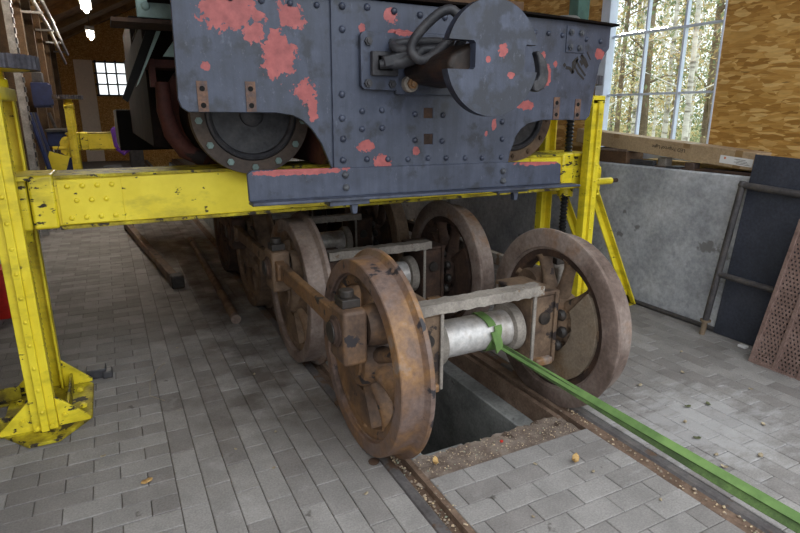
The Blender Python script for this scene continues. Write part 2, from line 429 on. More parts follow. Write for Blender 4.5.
def paver_geo(L, W):
    """block lying along +x: L by W, top at z 0, eased edges"""
    g = 0.003; b = 0.0025
    a, c = L/2-g/2, W/2-g/2
    vs = [(sx*a, sy*c, -0.02) for sx, sy in ((-1,-1),(1,-1),(1,1),(-1,1))]
    vs += [(sx*a, sy*c, -b) for sx, sy in ((-1,-1),(1,-1),(1,1),(-1,1))]
    vs += [(sx*(a-b), sy*(c-b), 0) for sx, sy in ((-1,-1),(1,-1),(1,1),(-1,1))]
    fs = [(8, 9, 10, 11)]
    for k in range(4):
        j = (k+1) % 4
        fs += [(k, j, 4+j, 4+k), (4+k, 4+j, 8+j, 8+k)]
    return vs, fs
slots = []   # (cx, cy, len, wid, along_y)
def rows_x(x0, x1, y0, y1):
    n = int(round((y1-y0)/0.1))
    for i in range(n):
        cy = y0 + (i+0.5)*0.1; x = x1; first = 0.1 if i % 2 else 0.2
        while x > x0 + 0.03:
            l = first if x == x1 else 0.2
            l = min(l, x-x0)
            slots.append((x-l/2, cy, l, 0.1, False)); x -= l
def cols_y(x0, x1, y0, y1, ph=0):
    n = int(round((x1-x0)/0.1)); w = (x1-x0)/n
    for i in range(n):
        cx = x0 + (i+0.5)*w; y = y0 - (0.1 if (i+ph) % 2 else 0) + random.uniform(-0.008, 0.008)
        while y < y1:
            slots.append((cx, y+0.1, 0.2, w, True)); y += 0.2
YP = 11.0
rows_x(WL, -1.356, -2.1, YP)
cols_y(-1.356, -0.556, -2.008, YP)
rows_x(-0.43, 0.43, -2.08, 1.72)
cols_y(0.556, WR-0.004, -2.0, YP, 1)
vis = []
for i, (cx, cy, l, w, ay) in enumerate(slots):
    hx, hy = (w/2, l/2) if ay else (l/2, w/2)
    q = [proj((cx+sx*hx, cy+sy*hy, 0)) for sx, sy in ((-1,-1),(1,-1),(1,1),(-1,1))]
    a = 0
    if all(q) and 0 < sum(p[0] for p in q)/4 < 800 and 0 < sum(p[1] for p in q)/4 < 533:
        a = abs(sum(q[k][0]*q[(k+1) % 4][1]-q[(k+1) % 4][0]*q[k][1] for k in range(4)))/2
    vis.append((a, i))
vis.sort(reverse=True)
single = {i for a, i in vis[:300] if a > 0}
pmesh = {}
rest = B()
for i, (cx, cy, l, w, ay) in enumerate(slots):
    dz = random.uniform(-0.0012, 0.0012); tx, ty = random.uniform(-0.004, 0.004), random.uniform(-0.004, 0.004)
    key = (round(l, 2), round(w, 3))
    if key not in pmesh:
        bb = B(); bb.add(*paver_geo(key[0], key[1])); me = bb.mesh('paver', 0); me.materials.append(M['paver']); pmesh[key] = me
    if i in single:
        o = link('paver', pmesh[key], floor); o.location = (cx, cy, dz); o.rotation_euler = (tx, ty, PI/2 if ay else 0)
    else:
        vs, fs = paver_geo(*key)
        rest.add([(cx-v[1], cy+v[0], v[2]+dz) if ay else (cx+v[0], cy+v[1], v[2]+dz) for v in vs], fs)
o = rest.obj('paver_field', 'paver_all', floor, smooth=0); o['kind'] = 'stuff'
far = B(); far.box(WL, -0.56, YP, YB, -0.01, 0.0); far.box(0.56, WR, YP, YB, -0.01, 0.0)
far.obj('far_paving', 'paver_all', floor, smooth=0)

# rails with check plates, gravel in the flangeway
for s, lab in ((-1, 'dark worn rail with gravel in its flangeway, beside oily pavers'), (1, 'dark worn rail lying under the green strap')):
    t = thing('rail', (s*0.53, 1, 0), lab, 'rail')
    r = B(); r.prism([(s*0.556, -0.15), (s*0.556, -0.012), (s*0.548, -0.002), (s*0.512, -0.002), (s*0.502, -0.012), (s*0.502, -0.15)], 'y', YF-6, YB)
    r.obj('rail_head', 'rail', t, smooth=0)
    c = B(); c.box(min(s*0.43, s*0.455), max(s*0.43, s*0.455), YF-6, YB, -0.16, -0.003)
    c.obj('check_plate', 'rust_strip', t)
    g = B(); g.box(min(s*0.455, s*0.502), max(s*0.455, s*0.502), YF-6, YB, -0.16, -0.035 if s < 0 else -0.012)
    g.obj('flangeway_bed', 'rust_strip', t)
    st = B()
    n = 420 if s < 0 else 170
    for _ in range(n):
        y = random.uniform(0.6, 2.1); x = s*random.uniform(0.458, 0.498) if random.random() < 0.85 else s*random.uniform(0.42, 0.47)
        rr = random.uniform(0.002, 0.007)*(1.5 if random.random() < 0.12 else 1)
        vs = []
        for k in range(6):
            d = [(1,0,0),(-1,0,0),(0,1,0),(0,-1,0),(0,0,1),(0,0,-1)][k]; q = rr*random.uniform(0.7, 1.3)
            vs.append((x+d[0]*q, y+d[1]*q, (-0.031 if s < 0 else -0.009)+rr*0.5+d[2]*q*0.8 if abs(x) > 0.456 else 0.003+d[2]*q*0.5))
        st.add(vs, [(0,2,4),(2,1,4),(1,3,4),(3,0,4),(2,0,5),(1,2,5),(3,1,5),(0,3,5)])
    if M['gravel'] is None:
        tt = NT('flangeway_gravel'); rn = tt.n.new('ShaderNodeNewGeometry').outputs['Random Per Island']
        M['gravel'] = tt.fin(tt.ramp(rn, (0, lin(96, 84, 74)), (0.5, lin(150, 134, 116)), (0.85, lin(196, 172, 138)), (1, lin(120, 132, 116))), 0.85)
    o = st.obj('flangeway_gravel', 'gravel', t, smooth=0); o['kind'] = 'stuff'

# inspection pit
pit = B()
pit.box(-0.42, -0.36, PIT_Y, YB, -1.1, -0.012)
pit.box(0.40, 0.43, PIT_Y, YB, -1.1, -0.05)
pit.box(0.27, 0.40, PIT_Y, YB, -1.1, -0.11)
pit.box(-0.42, 0.43, PIT_Y-0.02, YB, -1.15, -1.0)
pit.box(-0.42, 0.43, PIT_Y-0.1, PIT_Y-0.015, -1.1, -0.05)
pit.box(-0.36, -0.30, PIT_Y, YB, -1.1, -0.2)
pit.box(-0.36, -0.12, PIT_Y, PIT_Y+0.075, -1.1, -0.055); pit.box(-0.11, 0.12, PIT_Y, PIT_Y+0.06, -1.1, -0.065)
pit.box(-0.30, 0.27, PIT_Y, PIT_Y+0.30, -1.1, -0.42)
pit = struct(pit.obj('trim_1', 'pit', bevel=0.006), 'grey concrete inspection pit between the rails')
lb = B(); lb.box(0.372, 0.40, PIT_Y-0.03, YB, -0.11, -0.004); lb.box(0.40, 0.43, PIT_Y-0.03, YB, -0.05, -0.03)
lb.obj('pit_edge_angle', 'rust_strip', pit)
kb = B()
nx, ny = 40, 9
for j in range(ny+1):
    for i in range(nx+1):
        x = -0.43 + 0.83*i/nx; y = 1.722 + 0.158*j/ny
        if j == ny: y += random.uniform(-0.012, 0.010)
        kb.v.append((x, y, -0.008 + random.uniform(-0.005, 0.005)))
for j in range(ny):
    for i in range(nx): kb.f.append((j*(nx+1)+i, j*(nx+1)+i+1, (j+1)*(nx+1)+i+1, (j+1)*(nx+1)+i))
o0 = len(kb.v)
for i in range(nx+1): kb.v.append((kb.v[ny*(nx+1)+i][0], kb.v[ny*(nx+1)+i][1]+0.004, -0.16))
for i in range(nx): kb.f.append((ny*(nx+1)+i, ny*(nx+1)+i+1, o0+i+1, o0+i))
sill = struct(kb.obj('trim_2', 'kerb', smooth=0.9), 'crumbling brown concrete sill at the end of the pit')
gr = B()
for _ in range(420):
    x, y, q = random.uniform(-0.42, 0.39), random.uniform(1.73, 1.875), random.uniform(0.0015, 0.0045)
    gr.add([(x+d[0]*q*random.uniform(.7, 1.3), y+d[1]*q*random.uniform(.7, 1.3), -0.004+d[2]*q*0.8) for d in ((1,0,0),(-1,0,0),(0,1,0),(0,-1,0),(0,0,1),(0,0,-1))], [(0,2,4),(2,1,4),(1,3,4),(3,0,4),(2,0,5),(1,2,5),(3,1,5),(0,3,5)])
go = gr.obj('sill_grit', 'gravel', sill, smooth=0); go['kind'] = 'stuff'

# right wall: low concrete wall, timber boarded wall with a window above
cw = B(); cw.box(WR, WIN_X+0.16, YF, YB, -0.3, 1.06)
wr = struct(cw.obj('wall_right', 'concrete', bevel=0.01), 'grey rendered concrete plinth wall')
wp = B(); wp.tube([(WR-0.018, y, 0.018) for y in (YB, 6, 2.2)], 0.017, 10)
tag(wp.obj('conduit_pipe', 'pipe'), 'dark pipe running along the foot of the concrete wall', 'pipe')
WY0, WY1, WZ0, WZ1 = 2.68, 3.70, 1.12, 2.56
ZE = 3.3
for (y0, y1, z0, z1) in ((YF, 1.43, 1.06, ZE), (1.434, WY0, 1.06, ZE), (WY0, WY1+0.06, 1.06, WZ0), (WY0, WY1+0.06, WZ1, ZE), (WY1+0.06, 6.2, 1.06, ZE), (6.204, 8.7, 1.06, ZE), (8.704, 13, 1.06, ZE), (13.004, YB, 1.06, ZE)):
    b = B(); b.box(WIN_X, WIN_X+0.02, y0, y1, z0, z1); b.obj('osb_panel', 'osb', wr)
ow = B(); ow.box(WIN_X+0.02, WIN_X+0.045, YF, WY0-0.02, 1.06, ZE); ow.box(WIN_X+0.02, WIN_X+0.045, WY1+0.08, YB, 1.06, ZE)
ow.box(WIN_X+0.02, WIN_X+0.045, WY0-0.02, WY1+0.08, WZ1+0.02, ZE)
ow.obj('outer_cladding', 'beamwood', wr)

win = B()
fx0, fx1 = WIN_X-0.01, WIN_X+0.06
win.box(fx0, fx1, WY0-0.006, WY0+0.006, WZ0-0.03, WZ1+0.03); win.box(fx0-0.02, fx1, WY1-0.02, WY1+0.075, WZ0-0.03, WZ1+0.03)
win.box(fx0, fx1, WY0+0.02, WY1-0.02, WZ0-0.03, WZ0+0.02); win.box(fx0, fx1, WY0+0.02, WY1-0.02, WZ1-0.02, WZ1+0.03)
w1 = struct(win.obj('window_1', 'frame', bevel=0.004), 'pale blue-grey window with slim glazing bars')
ys = [2.68, 3.0, 3.345, 3.70]; zs = [1.12, 1.59, 2.055, 2.56]
for y in ys[1:3]:
    b = B(); b.box(WIN_X+0.02, WIN_X+0.055, y-0.008, y+0.008, WZ0+0.02, WZ1-0.02); b.obj('glazing_bar', 'frame', w1)
for z in zs[1:3]:
    b = B(); b.box(WIN_X+0.022, WIN_X+0.053, WY0+0.02, WY1-0.02, z-0.008, z+0.008); b.obj('glazing_bar', 'frame', w1)
for i in range(3):
    for j in range(3):
        b = B(); b.box(WIN_X+0.036, WIN_X+0.040, ys[i], ys[i+1], zs[j], zs[j+1]); b.obj('pane', 'glass', w1, smooth=0)

# left wall with studs and boards
b = B(); b.box(WL-0.1, WL, YF, YB, -0.3, ZE)
wlft = struct(b.obj('wall_left', 'osb'), 'boarded left wall with timber posts')
for k, y in enumerate((1.0, 4.0, 7.0, 8.6, 10.2, 11.8, 13.4, 15.0, 17.0)):
    b = B(); b.box(WL, WL+0.14, y-0.08, y+0.08, 0, ZE); b.obj('post', 'post_wood', wlft, bevel=0.005)
b = B(); b.box(WL, WL+0.05, YF, YB, 0, 0.95); b.obj('low_lining', 'concrete', wlft)
# end wall with a glazed door
b = B(); b.box(WL-0.1, WIN_X+0.2, YB, YB+0.1, -0.3, 4.8)
we = struct(b.obj('wall_back', 'osb'), 'far boarded end wall')
b = B(); b.box(-2.05, -1.56, YB-0.06, YB, 0, 2.96); struct(b.obj('door_1', 'white_panel', bevel=0.01), 'plain white sliding door panel')
d2 = B()
d2.box(-1.55, 1.2, YB-0.1, YB-0.02, 0, 2.98)
d2 = struct(d2.obj('door_2', 'osb'), 'boarded door with a grid of lit panes')
def door_bar(x0, x1, z0, z1):
    b = B(); b.box(x0, x1, YB-0.14, YB-0.08, z0, z1); b.obj('door_bar', 'frame_dark', d2)
M['tube_far'] = emit_mat('lamp_tube_far', (1, 0.93, 0.82, 1), 110)
M['day_pane'] = emit_mat('daylight_glow_pane', (0.92, 0.97, 1.0, 1), 1.1)  # panes glow by themselves, standing in for daylight behind the glass
for i in range(6):
    for j in range(3):
        x = -1.46 + i*0.27; z = 1.98 + j*0.315
        b = B(); b.box(x, x+0.22, YB-0.125, YB-0.10, z, z+0.27); b.obj('pane', 'day_pane', d2)
for i in range(7): door_bar(-1.51+i*0.27, -1.46+i*0.27, 1.93, 2.96)
for j in range(4): door_bar(-1.55, 0.2, 1.935+j*0.315, 1.98+j*0.315)
# roof
RZ, RX = 4.6, 0.0
for s in (-1, 1):
    xe = WL-0.1 if s < 0 else WIN_X+0.16
    b = B(); b.prism([(xe, ZE), (RX, RZ), (RX, RZ+0.06), (xe, ZE+0.06)], 'y', YF, YB+0.1)
    o = struct(b.obj('ceiling' if s < 0 else 'ceiling', 'beamwood'), 'timber boarded sloping roof')
    for y in (0.8, 2.5, 4.5, 6.5, 8.5, 10.5, 12.5, 14.5, 16.5, 18.5):
        r = B(); r.prism([(xe, ZE-0.14), (RX, RZ-0.14), (RX, RZ-0.002), (xe, ZE-0.002)], 'y', y, y+0.09); r.obj('rafter', 'beamwood', o)
b = B(); b.box(WL, WIN_X, 8.3, 8.5, 3.15, 3.35)
b.obj('tie_beam', 'beamwood', o)
# ground and trees outside
b = B(); b.box(WIN_X+0.3, 60, -20, 70, -0.5, -0.1)
struct(b.obj('floor_outside', 'grass'), 'grassy ground outside the window')

# ================================================================== WHEELSETS
def wheel(ws, s, y, tread, face, spokemat, crank, weight_dir, hub_m, cw_m, hole=False, half=1.05, u0=0.022, u1=0.104):
    """s = -1 left, +1 right; u grows outwards from the flange back"""
    X = lambda u: s*(0.4625+u)
    w = B()
    prof = [(0.452, 0.0), (0.461, 0.006), (0.463, 0.014), (0.459, 0.024), (0.444, 0.031), (0.434, 0.038), (0.431, 0.05), (0.427, 0.126), (0.423, 0.13), (0.368, 0.13), (0.364, 0.126), (0.364, 0.112), (0.357, 0.108), (0.357, 0.014), (0.366, 0.010), (0.370, 0.0)]
    w.lathe([(r, 0.4625+u) for r, u in prof], (0, y, 0.43), 'x', 72, True, s)
    tyre = w.obj('wheel', tread, ws, smooth=0.7)
    r = B(); r.lathe([(0.3575, 0.4625+0.018), (0.3575, 0.4625+0.106), (0.345, 0.4625+0.110), (0.318, 0.4625+0.100), (0.318, 0.4625+0.030), (0.34, 0.4625+0.018)], (0, y, 0.43), 'x', 60, True, s)
    r.obj('rim', face if s < 0 else 'rust_dark', tyre, smooth=0.7)
    h = B(); h.lathe([(0.0, 0.4625-0.03), (0.115, 0.4625-0.03), (0.125, 0.4625-0.018), (0.13, 0.4625+0.02), (0.135, 0.4625+0.08), (0.125, 0.4625+0.13), (0.115, 0.4625+0.14), (0.085, 0.4625+0.142), (0.082, 0.4625+0.152), (0.0, 0.4625+0.152)], (0, y, 0.43), 'x', 40, False, s)
    h.obj('hub', hub_m, tyre, smooth=0.7)
    n = 10
    wa = math.atan2(weight_dir[1], weight_dir[0])
    ca = math.atan2(crank[1], crank[0])
    for k in range(n):
        a = ca + 2*PI*k/n
        d = (a-wa+PI) % (2*PI)-PI
        sp = B()
        pts = []; rad = []
        for q, rr in ((0.10, 0.052), (0.16, 0.044), (0.22, 0.037), (0.28, 0.036), (0.315, 0.044), (0.33, 0.055)):
            pts.append((X(0.062), y+q*math.cos(a), 0.43+q*math.sin(a))); rad.append(rr)
        # elliptical section, deeper across the wheel than along it
        vs = []; m = 12
        for p, rr in zip(pts, rad):
            t = Vector((0, -math.sin(a), math.cos(a)))
            for i in range(m):
                th = 2*PI*i/m
                vs.append(Vector(p) + Vector((s*1, 0, 0))*(math.cos(th)*rr*0.95) + t*(math.sin(th)*rr*0.78))
        fs = [(i*m+j, i*m+(j+1) % m, (i+1)*m+(j+1) % m, (i+1)*m+j) for i in range(len(pts)-1) for j in range(m)]
        fs += [tuple(range(m)), tuple(range((len(pts)-1)*m, len(pts)*m))]
        sp.add(vs, fs)
        sp.obj('spoke', spokemat, tyre, smooth=1.2)
    # counterweight: filled crescent between the spokes
    outer = arc(0, 0, 0.322, wa-half, wa+half, 26)
    inner = arc(0, 0, 0.165, wa+half*0.86, wa-half*0.86, 18)
    holes = []
    if hole:
        hc = wa+0.42
        holes = [[(0.235*math.cos(hc)+0.058*math.cos(t)*math.cos(hc)-0.024*math.sin(t)*math.sin(hc), 0.235*math.sin(hc)+0.058*math.cos(t)*math.sin(hc)+0.024*math.sin(t)*math.cos(hc)) for t in [2*PI*i/16 for i in range(16)]]]
    c = B(); c.prism([(y+p, 0.43+q) for p, q in outer+inner], 'x', X(u0), X(u1), [[(y+p, 0.43+q) for p, q in hl] for hl in holes])
    c.obj('counterweight', cw_m, tyre, bevel=0.012, smooth=0.5)
    # crank boss and pin
    py, pz = y+crank[0], 0.43+crank[1]
    c = B(); c.lathe([(0.0, 0.4625+0.02), (0.085, 0.4625+0.02), (0.088, 0.4625+0.1), (0.078, 0.4625+0.15), (0.0, 0.4625+0.152)], (0, py, pz), 'x', 32, False, s)
    c.obj('crank_boss', face, tyre)
    c = B(); c.tube([(X(0.14), py, pz), (X(0.292), py, pz)], 0.042, 24)
    c.obj('crank_pin', 'grease', tyre)
    return py, pz

def wheelset(y, label, tl, fl, tr, fr, boxm):
    ws = thing('wheelset', (0, y, 0), label, 'wheelset', 'wheelsets on the pit track')
    cl, crr = (-0.125, 0.19), (0.19, 0.125)
    wheel(ws, -1, y, tl, fl, fl, cl, (0.19, -0.20), fl, fl, True)
    wheel(ws, 1, y, tr, fr, fr, crr, (-0.20, -0.12), fr, 'rust_tan' if fr != 'rust_dark' else 'rust_dark', False, 1.22, 0.008, 0.112)
    a = B(); a.lathe([(0.0, -0.44), (0.088, -0.44), (0.088, 0.44), (0.0, 0.44)], (0, y, 0.43), 'x', 40)
    a.obj('axle', 'axle', ws)
    for s in (-1, 1):
        c = B(); c.lathe([(0.086, 0.185), (0.112, 0.19), (0.118, 0.205), (0.118, 0.235), (0.10, 0.245), (0.086, 0.248)], (0, y, 0.43), 'x', 40, False, s)
        c.obj('axle_collar', 'scale', ws)
        x0, x1 = sorted((s*0.245, s*0.395))
        bx = B(); bx.box(x0, x1, y-0.135, y+0.135, 0.275, 0.61)
        ab = bx.obj('axle_box', boxm, ws, bevel=0.008)
        for yy in (y-0.15, y+0.138):
            f = B(); xi = x0 if s > 0 else x1-0.016
            f.box(xi, xi+0.016, yy, yy+0.012, 0.265, 0.625)
            f.obj('guide_flange', 'scale', ab, bevel=0.003)
            f = B(); xi = x1-0.02 if s > 0 else x0; f.box(xi, xi+0.02, yy, yy+0.012, 0.265, 0.625); f.obj('guide_flange', boxm, ab, bevel=0.003)
        f = B(); f.box(x0-0.014, x1+0.014, y-0.14, y+0.14, 0.61, 0.63); f.obj('box_lid', boxm, ab, bevel=0.006)
        f = B(); f.lathe([(0.0, 0.0), (0.032, 0.0), (0.03, 0.012), (0.0, 0.014)], (s*0.32, y-0.137, 0.50), 'y', 20, False, -1); f.obj('oil_plug', 'grease', ab)
        f = B(); f.box(s*0.32-0.05, s*0.32+0.05, y-0.165, y-0.13, 0.262, 0.30); f.obj('box_lip', 'rust_ochre', ab, bevel=0.008)
        for k in range(5):
            an = -1.2+k*0.55
            nb = B(); nb.lathe([(0.0, -0.014), (0.026, -0.012), (0.03, 0.0), (0.022, 0.016), (0.0, 0.02)], (s*0.425, y-0.155*math.cos(an), 0.43+0.155*math.sin(an)), 'x', 12, False, -s); nb.obj('nut', 'grease', ab)
    # flat tie bar across the boxes
    t = B()
    n = 30; m = Matrix.Translation((0, 0, 0))
    for i in range(n+1):
        x = -0.38 + 0.68*i/n; j = lambda q=0.003: random.uniform(-q, q)
        yc = y-0.115
        t.v += [(x, yc-0.04+j(), 0.622+j()), (x, yc+0.04+j(), 0.622+j()), (x, yc+0.038+j(), 0.668+j()), (x, yc-0.038+j(), 0.668+j())]
    for i in range(n):
        for k in range(4): t.f.append((i*4+k, i*4+(k+1) % 4, i*4+4+(k+1) % 4, i*4+4+k))
    t.f += [(3, 2, 1, 0), tuple(n*4+k for k in range(4))]
    t.obj('tie_bar', 'scale', ws, smooth=0.5)
    return ws
AX = [2.08, 3.13, 4.25, 5.35]
wheelset(AX[0], 'ochre-rusted wheelset with the green strap looped round its axle', 'rust_ochre', 'rust_ochre_face', 'rust_mauve', 'rust_brown', 'rust_brown')
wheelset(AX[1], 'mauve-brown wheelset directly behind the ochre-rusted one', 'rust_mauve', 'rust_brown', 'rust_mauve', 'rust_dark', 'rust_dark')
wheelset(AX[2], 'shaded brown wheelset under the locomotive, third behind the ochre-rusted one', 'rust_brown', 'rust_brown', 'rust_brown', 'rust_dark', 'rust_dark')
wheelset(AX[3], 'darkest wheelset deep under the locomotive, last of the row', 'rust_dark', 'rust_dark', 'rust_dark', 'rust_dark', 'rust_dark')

def coupling_rod(s, ya, yb, z, label, mat, head_a=True):
    t = thing('coupling_rod', (s*0.70, ya, z), label, 'rod', 'coupling rods')
    X = lambda u: s*(0.4625+u)
    xa, xb = sorted((X(0.195), X(0.235)))
    b = B()
    out = []
    n = 12
    for i in range(n+1):
        f = i/n; yy = ya+0.07+(yb-ya-0.12)*f; out.append((yy, z+0.048-0.012*math.sin(PI*f)))
    for i in range(n, -1, -1):
        f = i/n; yy = ya+0.07+(yb-ya-0.12)*f; out.append((yy, z-0.048+0.012*math.sin(PI*f)))
    b.prism(out, 'x', xa, xb); b.obj('rod_shaft', mat, t, bevel=0.006)
    x0, x1 = sorted((X(0.165), X(0.265)))
    h = B(); h.box(x0, x1, ya-0.085, ya+0.085, z-0.125, z+0.10); hd = h.obj('rod_head', mat, t, bevel=0.014)
    c = B(); c.lathe([(0.0, 0.4625+0.262), (0.062, 0.4625+0.262), (0.064, 0.4625+0.272), (0.05, 0.4625+0.278), (0.046, 0.4625+0.286), (0.02, 0.4625+0.288), (0.0, 0.4625+0.288)], (0, ya, z), 'x', 28, False, s); c.obj('pin_washer', 'rust_dark', hd)
    c = B(); c.box(x0+0.012, x1-0.012, ya-0.045, ya+0.045, z+0.10, z+0.135); c.tube([(s*0.68, ya, z+0.135), (s*0.68, ya, z+0.165)], 0.03, 10)
    c.obj('oil_cup', 'grease', hd, bevel=0.004)
    h = B(); h.lathe([(0.0, 0.4625+0.17), (0.075, 0.4625+0.17), (0.075, 0.4625+0.262), (0.0, 0.4625+0.262)], (0, yb-0.0, z-0.0), 'x', 24, False, s) if not head_a else None
    k = B(); k.prism([(yb-0.14, z-0.045), (yb-0.06, z-0.07), (yb-0.02, z-0.03), (yb-0.02, z+0.03), (yb-0.06, z+0.06), (yb-0.14, z+0.045)], 'x', *sorted((X(0.20), X(0.25)))); k.obj('knuckle', mat, t, bevel=0.008)
    return t
zl, zr = 0.43+0.19, 0.43+0.125
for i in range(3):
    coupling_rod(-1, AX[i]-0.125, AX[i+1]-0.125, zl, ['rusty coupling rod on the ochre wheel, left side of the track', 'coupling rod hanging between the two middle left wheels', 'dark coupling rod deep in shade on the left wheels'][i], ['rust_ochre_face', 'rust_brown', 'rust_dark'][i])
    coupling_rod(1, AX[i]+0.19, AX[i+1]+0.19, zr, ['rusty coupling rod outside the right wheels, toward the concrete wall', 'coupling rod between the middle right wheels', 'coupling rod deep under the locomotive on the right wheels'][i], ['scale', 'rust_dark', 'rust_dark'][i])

# ================================================================== GREEN STRAP
sx, sy, sz = 0.07, AX[0], 0.43
A0 = Vector((0.10, 1.99, 0.385)); D0 = (Vector((0.321, 0.75, 0.254)) - A0)
st = thing('ratchet_strap', (sx, sy, 0.3), 'green webbing strap looped round the axle and pulled out tight', 'strap')
b = B(); pts = []; wd = []; nm = []
for i in range(33):
    a = 0.6 + 2*PI*i/32*1.0
    r = 0.094
    pts.append((sx-0.018+0.03*i/32+0.012*math.sin(3*a), sy-r*math.cos(a)*1.0, sz+r*math.sin(a))); wd.append((0.046, 0.008*math.sin(2*a), 0)); nm.append((0, -math.cos(a), math.sin(a)))
b.ribbon(pts, wd, nm, 0.005); b.obj('axle_loop', 'strap', st)
b = B(); pts = [(sx, sy-0.09, sz+0.03), (sx+0.004, sy-0.115, sz-0.02), (sx+0.016, sy-0.11, sz-0.06), tuple(A0)]
b.ribbon(pts, [(0.05, 0.01, 0.0), (0.046, 0.01, 0.01), (0.04, 0.01, 0.02), (0.034, 0.0, 0.02)], [(0, -1, 0.2)]*4, 0.012); b.obj('loop_end', 'strap', st)
for k, (mt, off, wv) in enumerate((('strap', (0.0, 0.0, 0.008), 0.030), ('strap_dark', (-0.016, 0.0, -0.016), 0.030))):
    b = B(); pts = []; wd = []; nm = []
    for i in range(25):
        f = 2.25*i/24
        sag = -0.02*math.sin(PI*min(f/2.25, 1))
        spread = min(1, f*1.2)
        pts.append(A0 + D0*f + Vector((off[0]*spread, 0, off[2]*spread+sag)))
        tw = 0.55 + 0.18*math.sin(f*2.3+k*1.4) + k*0.25
        wd.append((wv*math.cos(tw), 0, wv*math.sin(tw))); nm.append((-math.sin(tw), 0.0, math.cos(tw)))
    b.ribbon(pts, wd, nm, 0.004); b.obj('strap_band', mt, st)

# ================================================================== LIFTING JACKS AND BEAM
rivet_me = B(); rivet_me.lathe([(0.0, 0.0), (1.0, 0.0), (0.95, 0.35), (0.72, 0.7), (0.35, 0.92), (0.0, 1.0)], (0, 0, 0), 'z', 14); rivet_me = rivet_me.mesh('rivet')
RV = {}
def rivet(parent, mat, loc, r=0.012, h=0.55, rot=(PI/2, 0, 0), name='rivet'):
    if mat not in RV:
        RV[mat] = rivet_me.copy(); RV[mat].materials.clear(); RV[mat].materials.append(M[mat])
    o = link(name, RV[mat], parent); o.location = loc; o.rotation_euler = rot; o.scale = (r, r, r*h*1.3)
    return o
hexm = B(); hexm.prism([(math.cos(PI/3*k), math.sin(PI/3*k)) for k in range(6)], 'z', 0, 0.7); hexm.lathe([(0.0, 0.7), (0.55, 0.7), (0.55, 1.1), (0.0, 1.12)], (0, 0, 0), 'z', 10); hexm = hexm.mesh('hex_bolt')
HX = {}
def bolt(parent, mat, loc, r=0.014, rot=(PI/2, 0, 0), name='bolt'):
    if mat not in HX:
        HX[mat] = hexm.copy(); HX[mat].materials.clear(); HX[mat].materials.append(M[mat])
    o = link(name, HX[mat], parent); o.location = loc; o.rotation_euler = rot; o.scale = (r, r, r)
    return o

